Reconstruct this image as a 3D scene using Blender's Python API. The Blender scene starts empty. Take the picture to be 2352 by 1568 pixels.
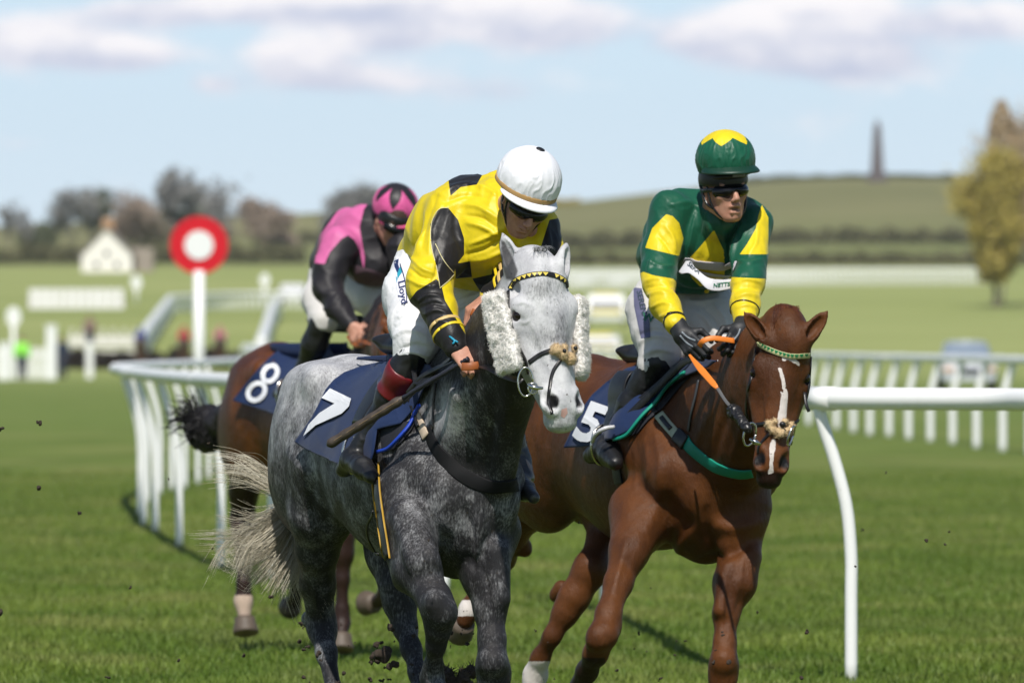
import bpy, bmesh, math, random
import numpy as np
from mathutils import Vector, Matrix
from mathutils.bvhtree import BVHTree
random.seed(7); RNG = np.random.default_rng(7)
SC = bpy.context.scene; COL = SC.collection
# ------------------------------------------------------------------ camera, sky, sun
FPX = 26000.0; CX, CY, HC = 1176.0, 784.0, 1.55      # metres are read off a 2352 px wide frame of a 400 mm lens
cam = bpy.data.cameras.new('camera'); camo = bpy.data.objects.new('camera', cam); COL.objects.link(camo)
camo.location = (0, 0, HC); camo.rotation_euler = (math.pi/2, 0, 0)
cam.sensor_width = 36; cam.lens = 36*FPX/2352; cam.clip_start = 1; cam.clip_end = 20000
cam.dof.use_dof = True; cam.dof.focus_distance = 39.35; cam.dof.aperture_fstop = cam.lens/1000/0.047; cam.dof.aperture_blades = 9
SC.camera = camo
SC.view_settings.view_transform = 'Standard'; SC.view_settings.look = 'None'
SC.view_settings.exposure = 0.0; SC.view_settings.gamma = 1
SUN_EL = math.radians(54); SUN_AZ = math.radians(184)   # azimuth clockwise from +Y
sdir = Vector((math.sin(SUN_AZ)*math.cos(SUN_EL), math.cos(SUN_AZ)*math.cos(SUN_EL), math.sin(SUN_EL)))
sl = bpy.data.lights.new('sun', 'SUN'); sl.energy = 4.8; sl.angle = math.radians(0.5); sl.color = (1, .955, .88)
so = bpy.data.objects.new('sun', sl); COL.objects.link(so); so.rotation_euler = sdir.to_track_quat('Z', 'Y').to_euler()
W = bpy.data.worlds.new('World'); SC.world = W; W.use_nodes = True
nt = W.node_tree; N = nt.nodes; L = nt.links; N.clear()
def wn(t, **k):
    n = N.new(t)
    for a, b in k.items(): setattr(n, a, b)
    return n
def wm(op, a, b=None, c=None, clamp=False):
    n = wn('ShaderNodeMath', operation=op, use_clamp=clamp)
    for i, v in enumerate((a, b, c)):
        if v is None: continue
        if isinstance(v, (int, float)): n.inputs[i].default_value = v
        else: L.new(v, n.inputs[i])
    return n.outputs[0]
sky = wn('ShaderNodeTexSky', sky_type='NISHITA', sun_disc=False, sun_elevation=SUN_EL, sun_rotation=SUN_AZ, air_density=1.0, dust_density=.6, ozone_density=2.0)
tc = wn('ShaderNodeTexCoord'); sp = wn('ShaderNodeSeparateXYZ'); L.new(tc.outputs['Generated'], sp.inputs[0])
yy = wm('MAXIMUM', sp.outputs[1], .02)
uu = wm('DIVIDE', sp.outputs[0], yy); vv = wm('DIVIDE', sp.outputs[2], yy)      # tangents of azimuth and elevation
cmb = wn('ShaderNodeCombineXYZ'); L.new(wm('MULTIPLY', uu, 95.0), cmb.inputs[0]); L.new(wm('MULTIPLY', vv, 190.0), cmb.inputs[1])
nz = wn('ShaderNodeTexNoise'); nz.inputs['Scale'].default_value = 1.3; nz.inputs['Detail'].default_value = 5; nz.inputs['Roughness'].default_value = .55; L.new(cmb.outputs[0], nz.inputs['Vector'])
nz2 = wn('ShaderNodeTexNoise'); nz2.inputs['Scale'].default_value = .55; nz2.inputs['Detail'].default_value = 3; L.new(cmb.outputs[0], nz2.inputs['Vector'])
CL = [(60,92,170,58,1),(285,128,150,38,.9),(330,28,170,40,.75),(640,12,240,36,.9),(980,18,300,46,1),(1240,58,190,62,1),(900,86,95,36,.9),
      (690,132,115,56,1),(850,182,190,42,.7),(490,192,75,27,.6),(1150,205,130,38,.55),(1640,84,150,58,.85),(1880,66,190,80,1),
      (1960,140,200,52,.8),(2260,44,190,46,1),(1880,8,110,30,.7),(1895,262,110,50,.22),(40,332,80,24,.3),(2160,300,60,30,.15)]
acc = None; sh = None
for cx, cy, rx, ry, w in CL:
    a = wm('MULTIPLY', wm('SUBTRACT', uu, (cx-CX)/FPX), FPX/rx); b = wm('MULTIPLY', wm('SUBTRACT', vv, (CY-cy)/FPX), FPX/ry)
    r2 = wm('ADD', wm('MULTIPLY', a, a), wm('MULTIPLY', b, b))
    e = wm('MULTIPLY', wm('EXPONENT', wm('MULTIPLY', r2, -.9)), w)
    acc = e if acc is None else wm('ADD', acc, e)
    s_ = wm('MULTIPLY', e, b); sh = s_ if sh is None else wm('ADD', sh, s_)
dens = wm('ADD', acc, wm('MULTIPLY', wm('SUBTRACT', nz.outputs[0], .5), 1.25))
mr = wn('ShaderNodeMapRange', interpolation_type='SMOOTHSTEP'); L.new(dens, mr.inputs[0]); mr.inputs[1].default_value = .10; mr.inputs[2].default_value = .80
lit = wm('ADD', wm('MULTIPLY', sh, .55), wm('MULTIPLY', wm('SUBTRACT', nz.outputs[0], .45), 1.6), clamp=False)
lr = wn('ShaderNodeMapRange', interpolation_type='SMOOTHSTEP'); L.new(lit, lr.inputs[0]); lr.inputs[1].default_value = -.45; lr.inputs[2].default_value = .55
cc = wn('ShaderNodeMix', data_type='RGBA'); L.new(lr.outputs[0], cc.inputs[0]); cc.inputs[6].default_value = (.62,.67,.83,1); cc.inputs[7].default_value = (1.08,1.05,1.07,1)
# low sky: pale blue, a little whiter towards the horizon
gr = wn('ShaderNodeMapRange'); L.new(vv, gr.inputs[0]); gr.inputs[1].default_value = .008; gr.inputs[2].default_value = .032
lo = wn('ShaderNodeMix', data_type='RGBA'); L.new(gr.outputs[0], lo.inputs[0]); lo.inputs[6].default_value = (.76,.895,1.0,1); lo.inputs[7].default_value = (.665,.855,1.0,1)
lc = wn('ShaderNodeMix', data_type='RGBA'); L.new(mr.outputs[0], lc.inputs[0]); L.new(lo.outputs[2], lc.inputs[6]); L.new(cc.outputs[2], lc.inputs[7])
sk = wn('ShaderNodeMix', data_type='RGBA', blend_type='MULTIPLY'); sk.inputs[0].default_value = 1; L.new(sky.outputs[0], sk.inputs[6]); sk.inputs[7].default_value = (.085,.085,.085,1)
hi = wn('ShaderNodeMapRange'); L.new(sp.outputs[2], hi.inputs[0]); hi.inputs[1].default_value = .035; hi.inputs[2].default_value = .09
fm = wn('ShaderNodeMix', data_type='RGBA'); L.new(hi.outputs[0], fm.inputs[0]); L.new(lc.outputs[2], fm.inputs[6]); L.new(sk.outputs[2], fm.inputs[7])
bg = wn('ShaderNodeBackground'); bg.inputs[1].default_value = 1.0; L.new(fm.outputs[2], bg.inputs[0])
wo = wn('ShaderNodeOutputWorld'); L.new(bg.outputs[0], wo.inputs[0])
# ------------------------------------------------------------------ helpers
def A(*v): return np.array(v, dtype=np.float64)
def P(x, y, d): return A((x-CX)/FPX*d, d, HC-(y-CY)/FPX*d)
def nrm(v): v = np.asarray(v, float); return v/np.linalg.norm(v)
def topx(V): return np.stack([CX+V[:,0]/V[:,1]*FPX, CY-(V[:,2]-HC)/V[:,1]*FPX], 1)
def tag(o, label=None, cat=None, group=None, kind=None):
    if label: o['label'] = label
    if cat: o['category'] = cat
    if group: o['group'] = group
    if kind: o['kind'] = kind
    return o
def empty(name, loc, label=None, cat=None, group=None):
    o = bpy.data.objects.new(name, None); COL.objects.link(o); o.location = loc; o.empty_display_size = .1
    return tag(o, label, cat, group)
def link(name, me, mat, parent=None):
    o = bpy.data.objects.new(name, me); COL.objects.link(o)
    if mat: me.materials.append(mat)
    if parent is not None:
        o.parent = parent; p = parent; off = Vector((0,0,0))
        while p is not None: off += p.location; p = p.parent
        me.transform(Matrix.Translation(-off)); 
    return o
def mesh_np(name, V, Fq, smooth=True, attrs=None, tris=None):
    me = bpy.data.meshes.new(name); V = np.asarray(V, np.float32)
    nq = len(Fq) if Fq is not None else 0; ntr = len(tris) if tris is not None else 0
    me.vertices.add(len(V)); me.vertices.foreach_set('co', V.ravel())
    idx = []
    if nq: idx.append(np.asarray(Fq, np.int32).ravel())
    if ntr: idx.append(np.asarray(tris, np.int32).ravel())
    idx = np.concatenate(idx); me.loops.add(len(idx)); me.loops.foreach_set('vertex_index', idx)
    me.polygons.add(nq+ntr)
    st = np.concatenate([np.arange(nq)*4, nq*4+np.arange(ntr)*3]).astype(np.int32)
    me.polygons.foreach_set('loop_start', st)
    me.polygons.foreach_set('use_smooth', np.full(nq+ntr, smooth, bool))
    me.update(calc_edges=True); me.validate()
    for k, v in (attrs or {}).items():
        a = me.attributes.new(k, 'FLOAT', 'POINT'); a.data.foreach_set('value', np.asarray(v, np.float32))
    return me
# value noise
def _h(i, j, k, s):
    n = (i*73856093) ^ (j*19349663) ^ (k*83492791) ^ (s*2654435761)
    n = (n ^ (n >> 13))*1274126177 & 0xffffffff
    return ((n ^ (n >> 16)) & 0xffff)/65535.0
def vnoise(p, seed=0):
    p = np.asarray(p); f = np.floor(p); i = f.astype(np.int64); t = p-f; t = t*t*(3-2*t); r = 0
    for a in (0,1):
        for b in (0,1):
            for c in (0,1):
                w = (t[:,0] if a else 1-t[:,0])*(t[:,1] if b else 1-t[:,1])*(t[:,2] if c else 1-t[:,2])
                r = r+w*_h(i[:,0]+a, i[:,1]+b, i[:,2]+c, seed)
    return r
def fbm(p, o=3, seed=0):
    r = 0; a = .5
    for n in range(o): r = r+a*vnoise(p*2**n, seed+n); a *= .5
    return r
def sstep(a, b, x): t = np.clip((x-a)/(b-a), 0, 1); return t*t*(3-2*t)
def sdpoly(Q, poly):                     # signed distance to a 2-D polygon, negative inside
    poly = np.asarray(poly, float); d = np.full(len(Q), 1e9); s = np.ones(len(Q)); n = len(poly)
    for i in range(n):
        a = poly[i]; b = poly[i-1]; e = b-a; w = Q-a
        t = np.clip((w@e)/(e@e), 0, 1); q = w-t[:,None]*e; d = np.minimum(d, (q*q).sum(1))
        c1 = Q[:,1] >= a[1]; c2 = Q[:,1] < b[1]; c3 = e[0]*w[:,1] > e[1]*w[:,0]
        s = np.where((c1 & c2 & c3) | (~c1 & ~c2 & ~c3), -s, s)
    return s*np.sqrt(d)
# implicit modelling: smooth unions of ellipsoids and tapered capsules, meshed by surface nets
class Field:
    def __init__(s, h, pad=.04): s.h = h; s.ops = []; s.pad = pad
    def ell(s, c, r, R=None, k=.03, op='u'): s.ops.append(('e', np.array(c,float), np.array(r,float), np.eye(3) if R is None else np.array(R,float), k, op)); return s
    def rc(s, a, ra, b, rb, k=.03, op='u', flat=None): s.ops.append(('c', np.array(a,float), ra, np.array(b,float), rb, flat, k, op)); return s
    def chain(s, pts, k=.03, op='u', flat=None):
        for (a, ra), (b, rb) in zip(pts[:-1], pts[1:]): s.rc(a, ra, b, rb, k, op, flat)
        return s
    def pl(s, pt, n, k=.005): s.ops.append(('p', np.array(pt,float), nrm(n), k, 'i')); return s   # keep the side n points away from
    def build(s):
        lo = np.full(3, 1e9); hi = -lo
        for o in s.ops:
            if o[-1] != 'u': continue
            if o[0] == 'e': m = max(o[2]); pts = [o[1]-m, o[1]+m]
            else: m = max(o[2], o[4]); pts = [o[1]-m, o[1]+m, o[3]-m, o[3]+m]
            for q in pts: lo = np.minimum(lo, q); hi = np.maximum(hi, q)
        lo -= s.pad; hi += s.pad; s.lo = lo; h = s.h; n = np.ceil((hi-lo)/h).astype(int)+1; s.n = n
        F = np.full(n, .3, np.float32)
        ax = [(lo[i]+np.arange(n[i])*h).astype(np.float32) for i in range(3)]
        for o in s.ops:
            op = o[-1]
            if o[0] == 'p':
                d = (ax[0][:,None,None]-o[1][0])*o[2][0]+(ax[1][None,:,None]-o[1][1])*o[2][1]+(ax[2][None,None,:]-o[1][2])*o[2][2]
                k = o[3]; hh = np.maximum(k-np.abs(F-d), 0)/k; F = np.maximum(F, d)+hh*hh*k*.25; F = F.astype(np.float32); continue
            if o[0] == 'e': m = max(o[2]); k = o[4]; bl = o[1]-m; bh = o[1]+m
            else: m = max(o[2], o[4]); k = o[6]; bl = np.minimum(o[1], o[3])-m; bh = np.maximum(o[1], o[3])+m
            e = k+3*h+.01
            if op == 'i': sl_ = tuple(slice(0, n[i]) for i in range(3))
            else: sl_ = tuple(slice(max(0, int((bl[i]-e-lo[i])/h)), min(n[i], int((bh[i]+e-lo[i])/h)+2)) for i in range(3))
            if any(q.stop <= q.start for q in sl_): continue
            X = ax[0][sl_[0]][:,None,None]; Y = ax[1][sl_[1]][None,:,None]; Z = ax[2][sl_[2]][None,None,:]
            if o[0] == 'e':
                c, r, R = o[1], o[2], o[3]; x = X-c[0]; y = Y-c[1]; z = Z-c[2]; q0 = 0; q1 = 0
                for i in range(3):
                    t = (x*R[i][0]+y*R[i][1]+z*R[i][2])/r[i]; q0 = q0+t*t; q1 = q1+(t/r[i])**2
                q0 = np.sqrt(q0); d = q0*(q0-1)/np.maximum(np.sqrt(q1), 1e-6)
            else:
                a, ra, b, rb, fl = o[1], o[2], o[3], o[4], o[5]; x = X-a[0]; y = Y-a[1]; z = Z-a[2]; ba = b-a
                if fl is not None:
                    u, f = nrm(fl[0]), fl[1]; g = (x*u[0]+y*u[1]+z*u[2])*(1/f-1); x = x+g*u[0]; y = y+g*u[1]; z = z+g*u[2]
                    ba = ba+u*(ba@u)*(1/f-1)
                L2 = max(ba@ba, 1e-9); t = np.clip((x*ba[0]+y*ba[1]+z*ba[2])/L2, 0, 1)
                x = x-t*ba[0]; y = y-t*ba[1]; z = z-t*ba[2]; d = np.sqrt(x*x+y*y+z*z)-(ra+(rb-ra)*t)
            G = F[sl_]; k = max(k, 1e-4)
            if op == 'u': hh = np.maximum(k-np.abs(G-d), 0)/k; G = np.minimum(G, d)-hh*hh*k*.25
            elif op == 's': d = -d; hh = np.maximum(k-np.abs(G-d), 0)/k; G = np.maximum(G, d)+hh*hh*k*.25
            else: hh = np.maximum(k-np.abs(G-d), 0)/k; G = np.maximum(G, d)+hh*hh*k*.25
            F[sl_] = G
        F[0]=.3;F[-1]=.3;F[:,0]=.3;F[:,-1]=.3;F[:,:,0]=.3;F[:,:,-1]=.3
        S = F < 0
        cnt = np.zeros(n-1, np.int8)
        for a in (0,1):
            for b in (0,1):
                for c in (0,1): cnt += S[a:n[0]-1+a, b:n[1]-1+b, c:n[2]-1+c]
        act = (cnt > 0) & (cnt < 8); I = np.argwhere(act); idx = np.full(n-1, -1, np.int32); idx[act] = np.arange(len(I), dtype=np.int32)
        acc = np.zeros((len(I), 3)); w = np.zeros(len(I)); corners = [(a,b,c) for a in (0,1) for b in (0,1) for c in (0,1)]
        val = {c: F[I[:,0]+c[0], I[:,1]+c[1], I[:,2]+c[2]] for c in corners}
        for c in corners:
            for a in range(3):
                if c[a]: continue
                c2 = list(c); c2[a] = 1; c2 = tuple(c2); v0, v1 = val[c], val[c2]; m = (v0 < 0) != (v1 < 0)
                t = np.where(m, v0/np.where(m, v0-v1, 1), 0); p = np.array(c, float)[None,:].repeat(len(I), 0); p[:,a] = t
                acc += p*m[:,None]; w += m
        V = lo+(I+acc/w[:,None])*h; Q = []
        for a in range(3):
            b, c = (a+1)%3, (a+2)%3; s0 = [slice(1, n[i]-1) for i in range(3)]; s1 = list(s0); s0[a] = slice(0, n[a]-1); s1[a] = slice(1, n[a])
            A0, A1 = S[tuple(s0)], S[tuple(s1)]; E = np.argwhere(A0 != A1); off = np.ones(3, int); off[a] = 0; E = E+off
            ins = S[E[:,0], E[:,1], E[:,2]]; eb = np.zeros(3, int); eb[b] = 1; ec = np.zeros(3, int); ec[c] = 1
            g = lambda q: idx[q[:,0], q[:,1], q[:,2]]
            q = np.stack([g(E-eb-ec), g(E-ec), g(E), g(E-eb)], 1); q[~ins] = q[~ins][:, ::-1]; Q.append(q)
        Q = np.concatenate(Q); Q = Q[(Q >= 0).all(1)]
        return V, Q
def vnormals(V, Q):
    fn = np.cross(V[Q[:,2]]-V[Q[:,0]], V[Q[:,3]]-V[Q[:,1]]); n = np.zeros_like(V)
    for i in range(4):
        for a in range(3): n[:,a] += np.bincount(Q[:,i], fn[:,a], len(V))
    return n/np.maximum(np.linalg.norm(n, axis=1), 1e-12)[:,None]
def smoothV(V, Q, it=1, f=.5):
    ct = np.zeros(len(V)); E = np.concatenate([Q[:,[i,(i+1)%4]] for i in range(4)])
    ct = np.bincount(E[:,0], minlength=len(V))+np.bincount(E[:,1], minlength=len(V))
    for _ in range(it):
        s = np.stack([np.bincount(E[:,0], V[E[:,1],a], len(V))+np.bincount(E[:,1], V[E[:,0],a], len(V)) for a in range(3)], 1)
        V = V*(1-f)+s/np.maximum(ct,1)[:,None]*f
    return V
def bvh_of(V, Q): return BVHTree.FromPolygons(V.tolist(), Q.tolist())
CAM = Vector((0,0,HC))
def ray(bvh, x, y, off=0.0):
    p = Vector(P(x, y, 40)); d = (p-CAM).normalized(); h = bvh.ray_cast(CAM, d)
    if h[0] is None: return None
    nv = h[1] if h[1].dot(d) < 0 else -h[1]
    return np.array(h[0])+np.array(nv)*off, np.array(nv)
def snap(bvh, p, off=0.0):
    h = bvh.find_nearest(Vector(p)); return np.array(h[0])+np.array(h[1])*off, np.array(h[1])
def cr(pts, n):                                       # Catmull-Rom resample
    pts = np.asarray(pts, float); Pp = np.vstack([2*pts[0]-pts[1], pts, 2*pts[-1]-pts[-2]]); out = []; m = len(pts)-1
    for u in np.linspace(0, m, n):
        i = min(int(u), m-1); t = u-i; a, b, c, d = Pp[i:i+4]
        out.append(.5*((2*b)+(-a+c)*t+(2*a-5*b+4*c-d)*t*t+(-a+3*b-3*c+d)*t**3))
    return np.array(out)
def tube_np(pts, rad, sides=6, flat=None):
    pts = np.asarray(pts, float); n = len(pts); rad = np.broadcast_to(np.asarray(rad, float), (n,))
    T = np.gradient(pts, axis=0); T /= np.maximum(np.linalg.norm(T, axis=1), 1e-9)[:,None]
    u = np.cross(T[0], A(.31,.17,.93)); u = nrm(u) if np.linalg.norm(u) > 1e-6 else A(1,0,0); V = []
    for i in range(n):
        u = u-T[i]*(u@T[i]); u = nrm(u); v = np.cross(T[i], u)
        for s in range(sides):
            a = 2*math.pi*s/sides; V.append(pts[i]+rad[i]*(math.cos(a)*u+math.sin(a)*v))
    i0 = np.arange(n-1)[:,None]*sides; s = np.arange(sides)[None,:]
    Q = np.stack([i0+s, i0+(s+1)%sides, i0+sides+(s+1)%sides, i0+sides+s], -1).reshape(-1, 4)
    V = np.array(V); c0 = len(V); V = np.vstack([V, pts[0], pts[-1]])
    T3 = [(c0, (k+1)%sides, k) for k in range(sides)]+[(c0+1, (n-1)*sides+k, (n-1)*sides+(k+1)%sides) for k in range(sides)]
    return V, Q, np.array(T3)
class MB:                                             # mesh buffer
    def __init__(s): s.V = []; s.Q = []; s.T = []; s.n = 0; s.at = []
    def add(s, V, Q=None, T=None, at=0.0):
        V = np.asarray(V, float); s.V.append(V); s.at.append(np.full(len(V), at) if np.isscalar(at) else at)
        if Q is not None and len(Q): s.Q.append(np.asarray(Q)+s.n)
        if T is not None and len(T): s.T.append(np.asarray(T)+s.n)
        s.n += len(V); return s
    def tube(s, pts, rad, sides=6, at=0.0): return s.add(*tube_np(pts, rad, sides), at=at)
    def box(s, c, d, R=None, at=0.0):
        c = np.array(c, float); d = np.array(d, float)/2
        q = np.array([(x,y,z) for x in (-1,1) for y in (-1,1) for z in (-1,1)])*d
        if R is not None: q = q@np.array(R)
        return s.add(q+c, [(0,1,3,2),(4,6,7,5),(0,4,5,1),(2,3,7,6),(0,2,6,4),(1,5,7,3)], at=at)
    def ribbon(s, C, Nn, width, th, at=0.0, crown=0.0):
        C = np.asarray(C, float); Nn = np.asarray(Nn, float); n = len(C); width = np.broadcast_to(np.asarray(width, float), (n,))
        T = np.gradient(C, axis=0); T /= np.maximum(np.linalg.norm(T, axis=1), 1e-9)[:,None]
        Bn = np.cross(T, Nn); Bn /= np.maximum(np.linalg.norm(Bn, axis=1), 1e-9)[:,None]
        prof = [(-.5,0),(-.5,.7),(-.42,1),(0,1+crown),(.42,1),(.5,.7),(.5,0)]
        V = np.concatenate([[C[i]+Bn[i]*width[i]*a+Nn[i]*th*b for a, b in prof] for i in range(n)]); m = len(prof)
        i0 = np.arange(n-1)[:,None]*m; k = np.arange(m)[None,:]
        Q = np.stack([i0+k, i0+m+k, i0+m+(k+1)%m, i0+(k+1)%m], -1).reshape(-1, 4)
        T3 = [(0,i,i+1) for i in range(1,m-1)]+[((n-1)*m,(n-1)*m+i+1,(n-1)*m+i) for i in range(1,m-1)]
        return s.add(V, Q, T3, at=at)
    def make(s, name, mat, parent=None, smooth=True, aname='v'):
        V = np.concatenate(s.V); Q = np.concatenate(s.Q) if s.Q else None; T = np.concatenate(s.T) if s.T else None
        return link(name, mesh_np(name, V, Q, smooth, {aname: np.concatenate(s.at)}, T), mat, parent)
def surf_strap(bvh, pts, width, th, n=40, off=.001, mode='ray', mb=None, sm=2, at=0.0):
    C = []; Nn = []
    for q in cr(pts, n):
        r = ray(bvh, q[0], q[1], off) if mode == 'ray' else snap(bvh, q, off)
        if r is None:
            r = snap(bvh, P(q[0], q[1], C[-1][1] if C else bvh.find_nearest(Vector(P(q[0], q[1], 42)))[0].y), off)
        C.append(r[0]); Nn.append(r[1])
    C = np.array(C); Nn = np.array(Nn)
    for _ in range(sm):
        C[1:-1] = (C[:-2]+2*C[1:-1]+C[2:])/4; Nn[1:-1] = (Nn[:-2]+2*Nn[1:-1]+Nn[2:])/4
    Nn /= np.linalg.norm(Nn, axis=1)[:,None]; mb = mb or MB(); mb.ribbon(C, Nn, width, th, at=at); return mb
def decal(name, bvh, polys, mat, parent, off=.003, cell=4.0, dirn=None):   # thin sheet cut to an outline, lying on a surface
    bm = bmesh.new()
    for poly in polys:
        vs = [bm.verts.new((x, y, 0)) for x, y in poly]
        try: bm.faces.new(vs)
        except Exception: pass
    bmesh.ops.triangulate(bm, faces=bm.faces[:])
    for _ in range(6):
        ed = [e for e in bm.edges if e.calc_length() > cell]
        if not ed: break
        bmesh.ops.subdivide_edges(bm, edges=ed, cuts=1); bmesh.ops.triangulate(bm, faces=bm.faces[:])
    bad = []
    for v in bm.verts:
        r = ray(bvh, v.co.x, v.co.y, 0.)
        if r is None: bad.append(v)
        else: q = Vector(r[0]); v.co = q+(CAM-q).normalized()*off+(Vector(dirn) if dirn is not None else Vector((0,0,0)))
    bmesh.ops.delete(bm, geom=bad, context='VERTS')
    me = bpy.data.meshes.new(name); bm.to_mesh(me); bm.free()
    for p in me.polygons: p.use_smooth = True
    return link(name, me, mat, parent)
def text_polys(s, org, ex, ey, size, bold=0.0):        # glyph triangles of the built-in font mapped to a 2-D frame
    cu = bpy.data.curves.new('t', 'FONT'); cu.body = s; cu.size = 1; cu.offset = bold; cu.resolution_u = 3
    o = bpy.data.objects.new('t', cu); COL.objects.link(o); dg = bpy.context.evaluated_depsgraph_get(); me = o.evaluated_get(dg).to_mesh()
    ex = np.array(ex, float); ey = np.array(ey, float); out = []
    for p in me.polygons: out.append([tuple(np.array(org)+size*(me.vertices[i].co.x*ex+me.vertices[i].co.y*ey)) for i in p.vertices])
    COL.objects.unlink(o); bpy.data.objects.remove(o); return out
def folds(V, Q, items, dmax=1e9):                       # raised or sunk creases along drawn lines, on the side facing the course
    nn = vnormals(V, Q); px = topx(V); out = np.zeros(len(V)); fr = sstep(.15, -.25, nn[:,1])*(V[:,1] < dmax)
    for pts, amp, w in items:
        C = cr(pts, 4*len(pts)); dm = np.full(len(V), 1e9); tt = np.zeros(len(V)); m = len(C)-1
        box = (px[:,0] > C[:,0].min()-3*w) & (px[:,0] < C[:,0].max()+3*w) & (px[:,1] > C[:,1].min()-3*w) & (px[:,1] < C[:,1].max()+3*w); I = np.where(box)[0]
        if not len(I): continue
        q = px[I]; d2 = np.full(len(I), 1e9); tI = np.zeros(len(I))
        for i in range(m):
            a = C[i]; e = C[i+1]-a; t = np.clip(((q-a)@e)/(e@e), 0, 1); d = ((q-a-t[:,None]*e)**2).sum(1); b = d < d2; d2[b] = d[b]; tI[b] = (i+t[b])/m
        out[I] += amp*np.exp(-d2/w**2)*np.sin(np.pi*np.clip(tI*.9+.05, 0, 1))**.5
    return V+nn*(out*fr)[:,None]
# ------------------------------------------------------------------ materials
class Mt:
    def __init__(s, name):
        s.m = bpy.data.materials.new(name); s.m.use_nodes = True; s.t = s.m.node_tree; s.N = s.t.nodes; s.L = s.t.links
        s.b = s.N['Principled BSDF']
    def n(s, t, ins=None, **k):
        x = s.N.new(t)
        for a, b in k.items(): setattr(x, a, b)
        for a, b in (ins or {}).items():
            if hasattr(b, 'is_output'): s.L.new(b, x.inputs[a])
            else: x.inputs[a].default_value = b
        return x
    def obj(s, sc=(1,1,1)):
        c = s.n('ShaderNodeTexCoord').outputs['Object']
        return s.n('ShaderNodeMapping', {'Vector': c, 'Scale': sc}).outputs[0]
    def noise(s, scale, det=3, rough=.5, sc=(1,1,1), dist=0): return s.n('ShaderNodeTexNoise', {'Vector': s.obj(sc), 'Scale': scale, 'Detail': det, 'Roughness': rough, 'Distortion': dist}).outputs[0]
    def attr(s, n): return s.n('ShaderNodeAttribute', attribute_name=n).outputs['Fac']
    def mr(s, v, a, b, c=0., d=1., sm=True): return s.n('ShaderNodeMapRange', {0: v, 1: a, 2: b, 3: c, 4: d}, interpolation_type='SMOOTHSTEP' if sm else 'LINEAR').outputs[0]
    def mix(s, f, a, b, bt='MIX'):
        x = s.N.new('ShaderNodeMix'); x.data_type = 'RGBA'; x.blend_type = bt
        for i, v in ((0, f), (6, a), (7, b)):
            if hasattr(v, 'is_output'): s.L.new(v, x.inputs[i])
            else: x.inputs[i].default_value = v if i == 0 else (*v, 1)
        return x.outputs[2]
    def m2(s, op, a, b, clamp=False): return s.n('ShaderNodeMath', {0: a, 1: b}, operation=op, use_clamp=clamp).outputs[0]
    def set(s, **k):
        for a, v in k.items():
            a = {'col': 'Base Color', 'rough': 'Roughness', 'metal': 'Metallic', 'spec': 'Specular IOR Level', 'sheen': 'Sheen Weight', 'coat': 'Coat Weight', 'trans': 'Transmission Weight', 'sss': 'Subsurface Weight'}[a]
            if hasattr(v, 'is_output'): s.L.new(v, s.b.inputs[a])
            else: s.b.inputs[a].default_value = (*v, 1) if isinstance(v, tuple) else v
        return s
    def bump(s, v, st=.3, dist=.01):
        x = s.n('ShaderNodeBump', {'Height': v, 'Strength': st, 'Distance': dist}); s.L.new(x.outputs[0], s.b.inputs['Normal']); return s
_mc = {}
def plain(name, col, rough=.5, metal=0., var=.12, bump=.0, nsc=30, spec=.5, sheen=0., coat=0., bd=.003):
    if name in _mc: return _mc[name]
    m = Mt(name); nzv = m.noise(nsc, 4, .6)
    m.set(col=m.mix(nzv, tuple(c*(1-var) for c in col), tuple(min(1, c*(1+var)) for c in col)), rough=rough, metal=metal, spec=spec, sheen=sheen, coat=coat)
    if bump: m.bump(m.noise(nsc*3, 4, .6), bump, bd)
    _mc[name] = m.m; return m.m
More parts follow.
